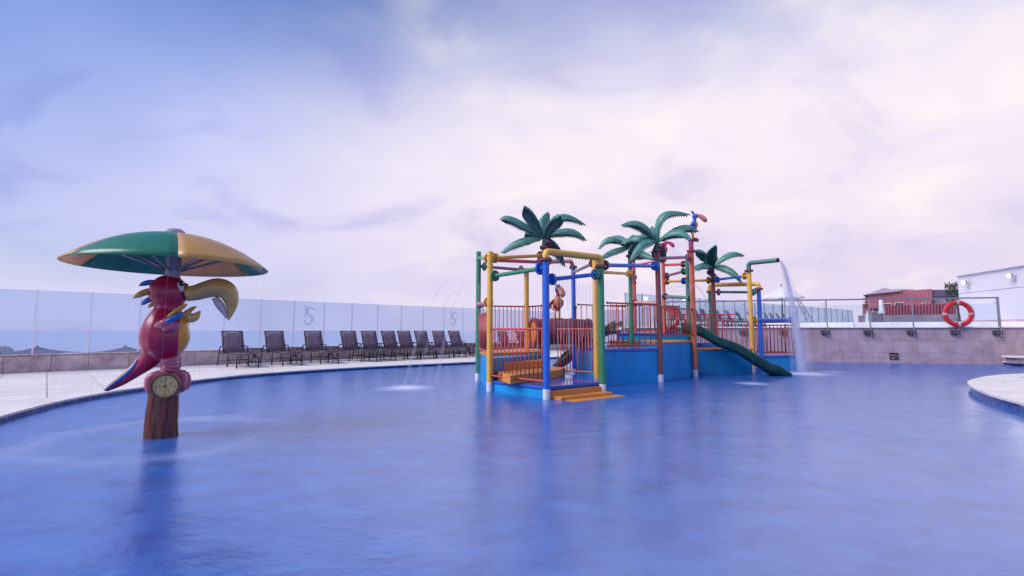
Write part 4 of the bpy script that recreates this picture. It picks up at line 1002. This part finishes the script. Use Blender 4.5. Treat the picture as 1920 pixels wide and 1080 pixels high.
# right platforms
r1 = [(Ip.x + .10, 11.95), (6.05, 12.05), (6.2, 13.6), (4.6, 13.6)]
slab('platform_panel', [(x, y + .015) for x, y in r1], -.45, .56, 'panel_blue'); slab('step', r1, .561, .60, 'step_orange', .006)
r2 = [(6.07, 12.25), (7.62, 12.75), (7.75, 13.9), (6.2, 14.1)]
slab('platform_panel', [(x, y + .015) for x, y in r2], -.45, .35, 'panel_blue'); slab('platform_deck', r2, .351, .405, 'deck_blue', .012)
slab('platform_panel', [(4.65, 12.9), (5.6, 12.9), (5.6, 13.4), (4.65, 13.4)], .601, .72, 'deck_blue')

# railings -----------------------------------------------------------------
barme = MB().tube([(0, 0, 0), (0, 0, 1)], .0095, 8).mesh('bar', MATS['rail_red'])
barme.polygons.foreach_set('use_smooth', [True] * len(barme.polygons))
def railing(p, q, zb0, zb1, zt0, zt1, nbar, inset=.05):
    p, q = Vector((p[0], p[1], 0)), Vector((q[0], q[1], 0)); d = (q - p).normalized(); p = p + d * inset; q = q - d * inset
    b = MB()
    b.tube([(p.x, p.y, zt0), (q.x, q.y, zt1)], .016, 8)
    o = b.build('railing', MATS['rail_red'], ST, smooth=50); MB().tube([(p.x, p.y, zb0), (q.x, q.y, zb1)], .016, 8).build('bottom_rail', MATS['rail_red'], o, smooth=50)
    for i in range(nbar):
        t = (i + .6) / nbar; c = p.lerp(q, t); zb, zt = zb0 + (zb1 - zb0) * t, zt0 + (zt1 - zt0) * t
        inst('bar', barme, (c.x, c.y, zb), o, scale=(1, 1, zt - zb))
    for e_, zb, zt in ((p, zb0, zt0), (q, zb1, zt1)):
        for z_ in (zb, zt): MB().box((e_.x, e_.y, z_), (.03, .03, .05)).build('clip', MATS['bolt'], o)
    return o
railing(xy('B'), xy('C'), .27, .27, 1.08, 1.08, 13)                       # front left
railing((Ep.x, Ep.y), (.85, 9.65), .27, .27, 1.08, 1.08, 12)             # behind the entry
railing(xy('A'), xy('B'), .68, .68, 1.38, 1.38, 10)
railing(xy('A'), xy('F'), .68, .68, 1.58, 1.58, 11); railing(xy('F'), (.72, 11.0), .68, .68, 1.58, 1.62, 5)
railing((1.86, 9.50), (Hp.x, Hp.y + .03), .755, .755, 1.60, 1.60, 9, .03)     # front of the centre platform
railing((1.52, 11.35), (1.62, 12.35), .755, .755, 1.60, 1.60, 8); railing((1.5, 11.2), (2.9, 12.2), .755, .755, 1.66, 1.66, 9)
railing(xy('H'), xy('I'), .95, .95, 1.54, 1.54, 12)
railing((2.95, 14.3), (3.9, 14.3), 1.05, 1.05, 1.8, 1.8, 8); railing((3.9, 14.3), (4.85, 14.2), 1.05, 1.05, 1.83, 1.75, 8)
railing((3.7, 14.2), (4.9, 13.9), 1.05, 1.05, 1.83, 1.75, 7)
railing((4.75, 13.4), (6.0, 12.7), .66, .62, 1.50, 1.48, 12); railing((4.75, 13.55), (6.0, 13.5), .66, .66, 1.5, 1.5, 10)
railing((6.1, 13.0), (7.62, 12.9), .47, .47, 1.2, 1.2, 14); railing((6.75, 13.9), (7.7, 13.1), .47, .47, 1.2, 1.2, 13)

# slides --------------------------------------------------------------------
def slide(label, path, width, wall_h, name='water_slide'):
    t = thing(name, label, 'slide', (path[0][0], path[0][1], 0), 0, 'green slides of the play structure')
    pts = smooth_path(path, 8); prof_o, prof_i = [], []
    hw = width / 2; th = .03
    for k in range(13):
        a = math.pi * k / 12; prof_i.append((-hw * math.cos(a) * (1 if abs(math.cos(a)) < .97 else 1), wall_h - wall_h * math.sin(a) ** .55))
    ii = [(s_, h) for s_, h in prof_i]; oo = [(s_ * (1 + th / hw), h - th if 0 < k < 12 else h) for k, (s_, h) in enumerate(prof_i)]
    ring = ii + list(reversed(oo)); m_ = len(ring); vs = []
    for i, p in enumerate(pts):
        d = (pts[min(i + 1, len(pts) - 1)] - pts[max(i - 1, 0)]); dh = Vector((d.x, d.y, 0)).normalized(); sd = Vector((-dh.y, dh.x, 0))
        k = i / (len(pts) - 1); fl = 1.0 if k < .8 else 1 - .55 * (k - .8) / .2
        fl *= 1 + .25 * math.exp(-(k / .08) ** 2)
        for s_, h in ring: vs.append(p + sd * s_ + Vector((0, 0, h * fl)))
    fs = [(i * m_ + k, (i + 1) * m_ + k, (i + 1) * m_ + (k + 1) % m_, i * m_ + (k + 1) % m_) for i in range(len(pts) - 1) for k in range(m_)]
    fs += [tuple(range(m_)), tuple((len(pts) - 1) * m_ + k for k in reversed(range(m_)))]
    o = MB().add(vs, fs).build('chute', MATS['slide_green'], t, smooth=60)
    bm = MB()
    for s_ in (0, m_ // 2 - 1):
        q = [Vector(vs[i * m_ + s_]) for i in range(len(pts))]; MB().tube(q, .018, 8).build('lip', MATS['slide_green'], t, smooth=True)
    return t
slide('dark green slide dropping to the right into the pool beside the yellow post', [(4.30, 12.05, .985), (4.60, 11.85, .94), (4.95, 11.68, .70), (5.35, 11.55, .52), (5.72, 11.48, .27), (6.0, 11.46, .08), (6.25, 11.48, .0), (6.46, 11.50, -.045)], .46, .21)
slide('dark green slide dropping to the back left behind the green post', [(2.95, 13.3, .985), (2.7, 13.45, .95), (2.3, 13.5, .72), (1.95, 13.5, .5), (1.65, 13.45, .26), (1.4, 13.4, .08), (1.15, 13.4, -.03)], .5, .26)

# barrel tunnel ---------------------------------------------------------------
ba, bc = Vector((.47, 10.42, 1.035)), Vector((1.72, 10.78, 1.035)); bd = (bc - ba).normalized(); Mb = bd.to_track_quat('Z', 'Y').to_matrix(); BL = (bc - ba).length
bt = thing('barrel_tunnel', 'brown barrel-shaped crawl tunnel with orange mouth on the play structure', 'tunnel', (ba.x, ba.y, .62))
br = .275
MB().lathe([(br - .02, -.02), (br - .01, .04), (br + .005, BL * .3), (br + .008, BL * .5), (br + .005, BL * .7), (br - .01, BL - .04), (br - .02, BL + .01)], ba, 36, M=Mb).build('staves', MATS['barrel'], bt, smooth=True)
MB().lathe([(br - .045, -.02), (br - .05, BL + .01)], ba, 36, M=Mb).build('lining', MATS['step_orange'], bt, smooth=True)
MB().lathe([(br - .052, .03), (br - .052, -.03), (br + .02, -.03), (br + .02, .05), (br - .005, .05)], ba, 36, M=Mb).build('mouth_ring', MATS['barrel'], bt, smooth=40)
MB().lathe([(0, -.012), (br - .051, -.012)], ba, 36, M=Mb).build('end_disc', MATS['step_orange'], bt)
for k in (.33, .66, .985): MB().lathe([(br - .01, BL * k - .025), (br + .016, BL * k - .022), (br + .016, BL * k + .022), (br - .01, BL * k + .025)], ba, 36, M=Mb).build('hoop', MATS['brown'], bt, smooth=40)
for k in (.15, .85):
    c = ba.lerp(bc, k); MB().box((c.x, c.y, .715), (.08, .42, .13), math.atan2(bd.y, bd.x)).build('cradle', MATS['brown'], bt)
MB().tube([(ba.lerp(bc, .15).x, ba.y + .1, .1), (ba.lerp(bc, .15).x, ba.y + .1, .66)], .04, 8).build('support', MATS['brown'], bt)

# palms -----------------------------------------------------------------------
def palm(label, hub_px, Y, key, fronds, W=.148, nuts=(1, -1)):
    hub = P(hub_px[0], hub_px[1], Y); hub.x = posts[key].x; base = posts[key]
    t = thing('artificial_palm', label, 'palm', base, 0, 'artificial palm trees of the play structure'); k = Y / 905.0
    MB().tube([base, base + Vector((0, 0, (hub.z - base.z) * .6)), hub + Vector((0, 0, .03))], [.05, .048, .03], 14).build('crown_stem', MATS['frond'], t, smooth=50)
    fl = inst('collar', flange_mesh('brown', .10), base, t)
    LEN = .95
    for (mx, my, tx, ty, sg) in fronds:
        mid2 = Vector((mx * k, 0, my * k)); tip2 = Vector((tx * k, 0, ty * k))
        miss = max(0.0, LEN - mid2.length - (tip2 - mid2).length)
        dep = math.sqrt(max(.0, (LEN * .9) ** 2 - (LEN * .9 - miss * .8) ** 2)) if miss > 0 else .1
        dep = min(dep, .8) * sg
        tip = hub + tip2 + Vector((0, dep, 0)); mid = hub + mid2 + Vector((0, dep * .5, 0))
        ctrl = mid * 2 - (hub + tip) * .5; NS = 34; pts = bez(hub, ctrl, tip, NS)
        dh = tip - hub; dh.z = 0
        if dh.length < .05: dh = Vector((.1, -.1, 0))
        sd = dh.normalized().cross(Vector((0, 0, 1))); vs = []; rows = []
        for i, p in enumerate(pts):
            tt = i / NS; T = (pts[min(i + 1, NS)] - pts[max(i - 1, 0)]).normalized(); up_ = sd.cross(T).normalized()
            w = W * (min(1, .22 + 2.6 * tt) if tt < .3 else 1.0) * max(.0, 1 - max(0, (tt - .45) / .55) ** 2.0) + .004
            rb = .010 if i % 2 else 0.0
            rows.append((p, T, up_, w, rb))
            for u_ in (-1, -.55, 0, .55, 1):
                dr = .16 * abs(u_) + .72 * abs(u_) ** 2 
                vs.append(p + sd * w * u_ * .86 - up_ * w * dr * .85 + up_ * (rb if u_ else .012))
        fs = [(5 * i + j, 5 * (i + 1) + j, 5 * (i + 1) + j + 1, 5 * i + j + 1) for i in range(NS) for j in range(4)]
        b = MB().add(vs, fs)
        for i in range(2, NS - 1):                       # toothed rim
            for e_ in (0, 4):
                a_, c_ = vs[5 * i + e_], vs[5 * (i + 1) + e_]; p, T, up_, w, rb = rows[i]; sgn = -1 if e_ == 0 else 1
                tooth = (a_ + c_) / 2 + (sd * sgn * .35 - up_ * .9).normalized() * .048 + T * .014
                b.add([a_, c_, tooth], [(0, 1, 2) if e_ else (1, 0, 2)])
        o = b.build('frond', MATS['frond'], t, smooth=35); s_ = o.modifiers.new('thick', 'SOLIDIFY'); s_.thickness = .012; s_.offset = 0
    for i in range(3):
        a_ = R(-60 + 55 * i) * nuts[1] + (0 if nuts[0] > 0 else math.pi); c = hub + Vector((math.cos(a_) * .11, math.sin(a_) * .11 - .02, -.10 - .05 * (i % 2)))
        MB().ell(c, (.058, .058, .064)).build('coconut', MATS['coconut'], t, smooth=True)
    return t
palm('artificial palm at the left of the play structure above the barrel', (1019, 446), 9.75, 'T', [(-57, 37, -84, 32, -1), (-24, 40, -40, 47, -1), (-3, 38, 12, 62, 1), (30, 45, 80, 26, 1), (46, 16, 78, -8, -1), (-46, -4, -82, -31, -1), (16, 30, 24, 26, -1), (-25, 24, -36, -3, 1), (25, -10, 44, -50, 1)])
palm('artificial palm half hidden behind the centre palm on a green post', (1185, 463), 12.2, 'M', [(-36, 18, -61, -6, -1), (-36, -8, -60, -26, -1), (-8, 24, -27, 27, 1), (-12, 10, -20, -2, -1), (25, -8, 42, -13, 1), (25, 20, 45, 8, 1), (10, 25, 24, 30, 1), (22, -14, 34, -30, -1)])
palm('tallest artificial palm in the middle on a brown post', (1233, 454), 10.0, 'H', [(-30, 36, -70, 30, -1), (8, 52, 62, 50, -1), (46, 30, 76, 17, -1), (30, 18, 48, -6, -1), (-33, -2, -59, -42, -1), (-34, 17, -50, 5, 1), (-26, 14, -42, -10, 1), (14, -8, 26, -24, 1), (2, 28, 10, 44, 1), (-16, 22, -6, 18, 1)])
palm('artificial palm at the right between the orange and yellow posts', (1339, 501), 13.0, 'Q', [(-22, 26, -43, 26, -1), (-13, 24, -12, 34, -1), (7, 28, 26, 26, 1), (30, 26, 58, 20, -1), (-25, 5, -46, -11, -1), (15, -1, 25, -24, -1), (33, -3, 51, -31, -1), (-10, 10, -20, 4, 1)], nuts=(-1, 1))

# bird figures ------------------------------------------------------------------
def small_bird(name, label, loc, rz, sc, body, belly, beak, tailm, perch_r=.05, crest='bird_blue', upright=.55):
    t = thing(name, label, 'bird figure', loc, rz); s = sc
    blob('body', [('t', [(-.10 * s, 0, .24 * s), (.0, 0, .36 * s), (.06 * s, 0, .48 * s), (.08 * s, 0, .60 * s), (.09 * s, 0, .72 * s)], [.07 * s, .125 * s, .12 * s, .06 * s, .07 * s]), ('e', (.10 * s, 0, .76 * s), (.095 * s, .085 * s, .10 * s))], MATS[body], t, .016 * s, 3)
    MB().ell((.085 * s, 0, .43 * s), (.095 * s, .115 * s, .16 * s), Euler((0, R(14), 0)).to_matrix()).build('belly', MATS[belly], t, smooth=True, off=False)
    MB().tube(smooth_path([(.15 * s, 0, .77 * s), (.28 * s, 0, .74 * s), (.40 * s, 0, .63 * s), (.43 * s, 0, .53 * s)], 5), [x * s for x in (.05, .052, .056, .06, .065, .07, .074, .078, .08, .082, .082, .078, .07, .056, .036, .008)], 12).build('beak', MATS[beak], t, smooth=True, off=False)
    for sy in (-1, 1):
        MB().ell((.13 * s, sy * .07 * s, .81 * s), (.032 * s, .02 * s, .038 * s)).build('eye', MATS['eye_white'], t, smooth=True, off=False)
        MB().ell((.15 * s, sy * .083 * s, .81 * s), (.014 * s, .012 * s, .018 * s)).build('pupil', MATS['eye_black'], t, smooth=True, off=False)
        blob('wing', [('t', [(.04 * s, sy * .10 * s, .50 * s), (-.08 * s, sy * .15 * s, .40 * s), (-.20 * s, sy * .14 * s, .26 * s)], [.05 * s, .06 * s, .02 * s], .5)], MATS[tailm], t, .014 * s, 2)
        MB().tube([(.0, sy * .055 * s, .27 * s), (.02 * s, sy * .055 * s, .0)], [.035 * s, .022 * s], 8).build('leg', MATS[belly], t, smooth=True, off=False)
        for k in (-.5, 0, .5): MB().tube([(.02 * s, sy * .055 * s, .012), (.10 * s * math.cos(k) + .02 * s, sy * .055 * s + .1 * s * math.sin(k), .012)], .016 * s, 6).build('toe', MATS[belly], t, smooth=True, off=False)
    for k in range(3): MB().tube(smooth_path([(.05 * s, (k - 1) * .03 * s, .83 * s), (.03 * s, (k - 1) * .05 * s, .89 * s), (-.02 * s, (k - 1) * .07 * s, .92 * s)], 3), [.02 * s, .022 * s, .02 * s, .02 * s, .015 * s, .012 * s, .004], 6).build('crest', MATS[crest], t, smooth=True, off=False)
    MB().tube(smooth_path([(-.08 * s, 0, .26 * s), (-.30 * s, 0, .26 * s), (-.62 * s, 0, .40 * s)], 5), [x * s for x in (.06, .058, .055, .052, .05, .048, .045, .042, .038, .03, .012)], 10, squash=.6).build('tail', MATS[tailm], t, smooth=True, off=False)
    return t
# upper magenta length of the orange post, then the blue long-billed bird on top
Ipost = posts['I']; ztop = P(1294, 450, 11.2).z
MB().tube([Ipost, (Ipost.x, Ipost.y, ztop)], .056, 16).build('post_extension', MATS['magenta'], ST, smooth=50); flange(Ipost, (0, 0, 1), 'magenta', .105)
MB().lathe([(0, -.01), (.075, -.01), (.08, .01), (.075, .03), (0, .03)], (Ipost.x, Ipost.y, ztop), 16).build('perch_cap', MATS['brown'], ST, smooth=40)
MB().tube([(Ipost.x + .05, Ipost.y, ztop), (Ipost.x + .17, Ipost.y - .03, ztop - .01)], .04, 10).build('perch', MATS['brown'], ST, smooth=50)
small_bird('long_billed_bird', 'blue bird figure with orange breast and long pink bill atop the orange post', (Ipost.x + .04, Ipost.y, ztop + .028), R(-8), .72, 'bird_blue', 'bird_orange', 'beak_pink', 'bird_blue')
Op = posts['O']; flange(Op, (0, 0, 1), 'brown', .10)
small_bird('pink_parrot_figure', 'pink parrot figure half hidden behind the centre palm', (Op.x + .02, Op.y, Op.z + .02), R(-12), .66, 'bird_pink', 'bird_pink', 'bird_pink', 'bird_purple', crest='bird_pink')
# red parrot on the barrel, facing the entry
bp = ba.lerp(bc, .50); k0 = P(1047, 600, 10.3)
t = small_bird('red_parrot_figure', 'red parrot figure with purple head standing on the brown barrel', (k0.x, bp.y - .05, 1.035 + br - .004), R(-76), .84, 'parrot_red', 'bird_orange', 'bird_orange', 'bird_orange', crest='bird_purple')
blob('head', [('e', (.10 * .84, 0, .77 * .84), (.100 * .84, .095 * .84, .105 * .84))], MATS['bird_purple'], t, .015, 2)

# =================================================================== PARROT UNDER THE MUSHROOM CANOPY
PF = math.atan2(PAR.y, -PAR.x)
view_rz = math.atan2(-PAR.x, PAR.y)                        # facing square to the line of sight
MP = thing('parrot_mushroom_fountain', 'big red parrot on a log under a green and yellow mushroom canopy', 'fountain', (PAR.x, PAR.y, 0), view_rz - R(11))
def q3(px, py, lat=0.0): return Vector(((px - 316 + (py - 640) * .06) / 227.0, lat, CAM_H + (620 - py) * .00543))
def part(b, name, m, smooth=True, parent=None): return b.build(name, MATS[m], parent or MP, smooth=smooth, off=False)
blob('body', [('e', q3(317, 549), (.172, .155, .188)), ('e', q3(319, 572), (.118, .12, .12)),
              ('t', [q3(316, 580), q3(313, 604), q3(311, 630), q3(310, 655), q3(312, 676)], [.12, .185, .215, .185, .09]),
              ('t', [q3(300, 645), q3(283, 672), q3(258, 694), q3(230, 712), q3(203, 727)], [.16, .115, .07, .052, .02], .8)], MATS['parrot_body'], MP, .013, 6)
# tail stripes: yellow and blue feathers laid along the tail
for m_, dz, lat in (('parrot_yellow', .034, -.028), ('parrot_blue', .012, -.052)):
    pts = smooth_path([q3(272, 681, lat) + Vector((-.045, 0, .035 + dz * .6)), q3(255, 693, lat) + Vector((-.01, 0, dz + .012)), q3(230, 710, lat * .9) + Vector((-.005, 0, dz)), q3(202, 727, lat * .3) + Vector((0, 0, dz * .4))], 5)
    part(MB().tube(pts, [.008, .011, .014, .016, .017, .018, .019, .019, .018, .018, .016, .015, .014, .012, .010, .005], 10), 'tail_feather', m_)
# beak
bk = [q3(352, 550), q3(372, 547), q3(395, 540), q3(416, 536), q3(434, 542), q3(443, 557), q3(444, 576), q3(438, 600)]
part(MB().tube(smooth_path(bk, 6), [x.x for x in smooth_path([Vector((v, 0, 0)) for v in (.095, .100, .112, .122, .118, .094, .058, .006)], 6)], 20, squash=.82), 'upper_beak', 'beak')
inn = [q3(409, 556), q3(419, 569), q3(428, 583), q3(435, 597)]
part(MB().tube(smooth_path(inn, 5), [x.x for x in smooth_path([Vector((v, 0, 0)) for v in (.030, .040, .030, .006)], 5)], 12), 'beak_inside', 'beak_inner')
part(MB().tube(smooth_path([q3(347, 589), q3(358, 595), q3(370, 593), q3(380, 582)], 6), [x.x for x in smooth_path([Vector((v, 0, 0)) for v in (.05, .055, .042, .006)], 6)], 14), 'lower_beak', 'beak')
# crest feathers
def feather(a, c, r, m_, name, lat0=0.0, bow=.03, squash=.6):
    a, c = Vector(a), Vector(c); mid = (a + c) / 2 + Vector((0, lat0, bow)); pts = bez(a, mid, c, 10)
    return part(MB().tube(pts, [r * (.55 + .45 * math.sin(math.pi * min(1, .15 + k * .085))) * (1 if k < 8 else (1.0, .72, .22)[k - 8]) for k in range(11)], 12, squash=squash), name, m_)
feather(q3(300, 533), q3(261, 538), .048, 'parrot_blue', 'crest_feather', 0, .05); feather(q3(296, 546), q3(251, 561), .056, 'parrot_yellow', 'crest_feather', -.02, .045)
feather(q3(293, 559), q3(266, 573), .045, 'parrot_blue', 'crest_feather', -.05, .02); feather(q3(298, 568), q3(279, 577), .035, 'parrot_yellow', 'crest_feather', -.05, .01)
# eyes
for sy in (-1, 1):
    e_ = part(MB().ell(q3(345, 538, sy * .098), (.028, .028, .054), Euler((0, R(-18), 0)).to_matrix()), 'eye', 'eye_white')
    part(MB().ell(q3(346.5, 533, sy * .112) , (.024, .022, .030)), 'pupil', 'eye_black', parent=e_)
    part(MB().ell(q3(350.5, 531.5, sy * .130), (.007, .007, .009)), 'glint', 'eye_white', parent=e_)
# wings
for sy in (-1, 1):
    w = blob('wing', [('t', [q3(305, 613, sy * .15), q3(322, 607, sy * .215), q3(335, 600, sy * .235)], [.05, .064, .05], .8), ('t', [q3(318, 616, sy * .20), q3(335, 614, sy * .225), q3(349, 605, sy * .225)], [.05, .05, .018], .8)], MATS['parrot_pink'], MP, .012, 3)
    feather(q3(328, 596, sy * .235), q3(364, 571, sy * .25), .036, 'parrot_yellow', 'wing_feather', 0, .012, .7); feather(q3(325, 605, sy * .25), q3(358, 587, sy * .262), .042, 'parrot_blue', 'wing_feather', 0, .0, .7)
# legs with scale rings, feet over the log
for sy in (-.075, .075):
    b = MB(); pts = smooth_path([q3(322, 670, sy), q3(324, 684, sy), q3(318, 698, sy)], 8)
    b.tube(pts, [.078 - .001 * k + (.010 if k % 3 == 0 else 0) for k in range(len(pts))], 14); part(b, 'leg', 'parrot_pink')
    for s_ in (-1, 0, 1):
        t_ = [q3(318, 697, sy), q3(318 + s_ * 27, 700 + abs(s_) * 3, sy + s_ * .01), q3(318 + s_ * 32 + (1 - abs(s_)) * 6, 716, sy * 1.2), q3(318 + s_ * 29 + (1 - abs(s_)) * 8, 732, sy * 1.2)]
        part(MB().tube(smooth_path(t_, 6), [.036 + (.007 if k % 2 else 0) for k in range(17)] + [.03, .018], 10), 'toe', 'parrot_pink')
# log: crosspiece with a carved dial on its end, on a ridged trunk
lc = q3(321, 719, 0)
b = MB(); b.tube([lc + Vector((0, -.20, 0)), lc + Vector((0, -.1, 0)), lc + Vector((0, .1, 0)), lc + Vector((0, .22, 0))], [.126, .134, .134, .126], 24); part(b, 'cross_log', 'log_bark', 50)
Md = Matrix.Rotation(R(90), 3, 'X')
part(MB().lathe([(.100, .0), (.106, .022), (.122, .022), (.130, .0)], lc + Vector((0, -.20, 0)), 36, M=Md), 'dial_rim', 'clock_rim', 40)
dl = part(MB().lathe([(0, .006), (.101, .006)], lc + Vector((0, -.20, 0)), 36, M=Md), 'dial', 'clock_face', False)
for a_, l_ in ((0, .09), (90, .09), (180, .09), (270, .09), (35, .07), (125, .08), (215, .06), (305, .075)):
    c_, s_ = math.cos(R(a_)), math.sin(R(a_)); part(MB().tube([lc + Vector((.008 * c_, -.208, .008 * s_)), lc + Vector((l_ * c_, -.208, l_ * s_))], .0022, 5), 'growth_crack', 'clock_line', parent=dl)
part(MB().ell(lc + Vector((0, -.207, 0)), (.011, .006, .011)), 'dial_pin', 'clock_rim', parent=dl)
for rr_ in (.05, .08): part(MB().lathe([(rr_ - .0015, .008), (rr_ + .0015, .008)], lc + Vector((0, -.20, 0)), 30, M=Md), 'growth_ring', 'clock_line', False, parent=dl)
b = MB(); vs = []; NSg = 60; rows = 14
for i in range(rows + 1):
    k = i / rows; z_ = -.45 + k * (.46 + .45); rad = .150 - .032 * k + .02 * max(0, .25 - k)
    for j in range(NSg):
        a_ = 2 * math.pi * j / NSg; rg = .007 * math.sin(a_ * 13 + 1.5 * math.sin(k * 5)) + .005 * math.sin(a_ * 23 + 3 * k) + .012 * max(0, math.cos(a_ * 3 + .6)) * (1 - k)
        vs.append((rad * math.cos(a_) + rg * math.cos(a_) + q3(305, 780).x * (1 - k) + q3(308, 740).x * k, rad * math.sin(a_) + rg * math.sin(a_), z_))
b.add(vs, [(i * NSg + j, i * NSg + (j + 1) % NSg, (i + 1) * NSg + (j + 1) % NSg, (i + 1) * NSg + j) for i in range(rows) for j in range(NSg)]); part(b, 'trunk', 'log_bark')
# central pipe and canopy
xc = q3(326, 505).x; ZR, CR_, CH = 1.705, .875, .345
part(MB().tube([(xc, 0, 1.55), (xc, 0, ZR + CH - .02)], .068, 20), 'pole', 'pole_grey', 50)
part(MB().lathe([(0, .035), (.05, .035), (.085, .01), (.085, -.03)], (xc, 0, ZR + CH + .015), 20), 'cap', 'pole_grey', 40)
cam_ang = math.atan2(-PAR.y, -PAR.x) - MP.rotation_euler[2]
prof = []
for i in range(13):
    k_ = i / 12; prof.append((CR_ * k_, ZR + CH * (1 - k_ ** 2.15)))
for k in range(6):
    a0 = cam_ang + R(2) + k * math.pi / 3
    b = MB().lathe(prof, (xc, 0, 0), 10, a0, a0 + math.pi / 3)
    o = part(b, 'canopy_panel', 'canopy_green' if k % 2 else 'canopy_yellow'); sd = o.modifiers.new('thick', 'SOLIDIFY'); sd.thickness = .010; sd.offset = 1
for k in range(6):
    a_ = cam_ang + R(32) + k * math.pi / 3; c_, s_ = math.cos(a_), math.sin(a_)
    part(MB().tube([(xc + .06 * c_, .06 * s_, ZR - .04), (xc + .62 * c_, .62 * s_, ZR + CH * .50)], .013, 8), 'strut', 'pole_grey')

# =================================================================== MOVING WATER, as it hangs in the air
def jets(name, label, paths, m, loc):
    t = thing(name, label, 'water jet', loc)
    for pts, rad in paths:
        o = MB().tube(pts, rad, 10, caps=False).build('stream', MATS[m], t, smooth=True)
    return t
def arc(a, c, top, n=16):                                  # ballistic arc from a to c rising to height top
    a, c = Vector(a), Vector(c); o = []
    h = [a.z, top, c.z]; t_up = math.sqrt(max(1e-4, 2 * (top - a.z) / 9.8)); t_dn = math.sqrt(2 * (top - c.z) / 9.8); T_ = t_up + t_dn
    for i in range(n + 1):
        t = T_ * i / n; p = a.lerp(c, i / n); p.z = a.z + 9.8 * t_up * t - 4.9 * t * t; o.append(p)
    return o
# left sprays
ps = []
land = U(762, 727)
for i in range(4):
    e_ = land + Vector((random.uniform(-.2, .2) + .55 * (i % 3), random.uniform(-.25, .25) + .5 * (i % 3), 0)); pt = arc(nz + Vector((-.03, 0, .04)), e_, nz.z + .30 + .07 * i, 24)
    ps.append((pt, [.006 + .03 * (k / 24) ** 1.2 for k in range(25)]))
jets('spray_jet', 'thin arcs of water spraying left from the green post into the pool', ps, 'mist', nz)
# sprays of the middle nozzle
nm = V('I', 548) + Vector((-.12, -.06, .06)); ps = []
for ex, top in (((1200, 640, 11.0), .12), ((1192, 625, 10.6), .10), ((1347, 640, 11.0), .14), ((1352, 650, 10.8), .10), ((1343, 625, 10.9), .16), ((1215, 650, 10.8), .07)):
    e_ = P(*ex); pt = arc(nm, e_, nm.z + top * .5 + .02, 20)[:15]; ps.append((pt, [.008 + .02 * (k / 20) for k in range(15)]))
jets('spray_jet', 'fan of fine water arcs around the tall orange post', ps, 'mist', nm)
# waterfall from the green spout
b0 = tipJ + Vector((.03, -.005, -.01)); land = U(1502, 697); vx = land - b0
wf = thing('waterfall', 'white column of water pouring from the green spout into the pool', 'waterfall', (land.x, land.y, 0))
for k, (off_, r0, r1, nm_) in enumerate((((0, 0), .028, .11, 'fall'), ((.05, .03), .020, .09, 'fall'), ((-.10, .0), .014, .06, 'mist'), ((.08, -.05), .018, .13, 'mist'), ((.0, .06), .03, .20, 'mist'))):
    tl_ = math.sqrt(2 * (b0.z) / 9.8); pts = []; rr = []
    for i in range(21):
        t = i / 20; p = b0 + Vector((vx.x * t + off_[0] * t * 2, vx.y * t + off_[1] * t * 2, .30 * t * (1 - t) - 4.9 * (tl_ * t) ** 2)); pts.append(p); rr.append(r0 + (r1 - r0) * t ** 1.6)
    MB().tube(pts, rr, 14, caps=False).build('stream', MATS[nm_], wf, smooth=True)
# curtains under the arches
def curtain(a, c, n_, zb, label, loc, r=.006):
    t = thing('water_curtain', label, 'water curtain', loc)
    for i in range(1, n_):
        p = a.lerp(c, .06 + .88 * i / n_); d = Vector((random.uniform(-.03, .03), random.uniform(-.03, .03), 0))
        MB().tube([p + Vector((0, 0, -.02)), p + d * .3 + Vector((0, 0, -.5)), Vector((p.x, p.y, zb + random.uniform(.5, 1.0) * (1 if zb < .3 else .4))) + d], [r * .7, r, r * 1.1], 6, caps=False).build('stream', MATS['jet'], t, smooth=True)
curtain(C_ + Vector((0, 0, .07)), D_ + Vector((0, 0, .10)), 15, .04, 'curtain of thin water strings under the front yellow arch', C_)
curtain(R_ + Vector((0, 0, .13)), K_ + Vector((0, 0, .07)), 15, .62, 'faint curtain of water strings under the back yellow arch', R_, .004)
# drip skirt of the mushroom
t = thing('drip_skirt', 'faint ring of water dripping from the mushroom canopy rim', 'water curtain', (PAR.x, PAR.y, 0), MP.rotation_euler[2])
for k in range(40):
    a_ = 2 * math.pi * k / 40 + random.uniform(-.03, .03); c_, s_ = math.cos(a_), math.sin(a_); o_ = random.uniform(.03, .12)
    pts = [(xc + (CR_ + .005 + o_ * math.sqrt(i / 8)) * c_, (CR_ + .005 + o_ * math.sqrt(i / 8)) * s_, ZR - .0 - ZR * (i / 8) ** 1.4) for i in range(9)]
    MB().tube(pts, [.003 + .004 * (i / 8) for i in range(9)], 5, caps=False).build('drip', MATS['drip'], t, smooth=True, off=False)
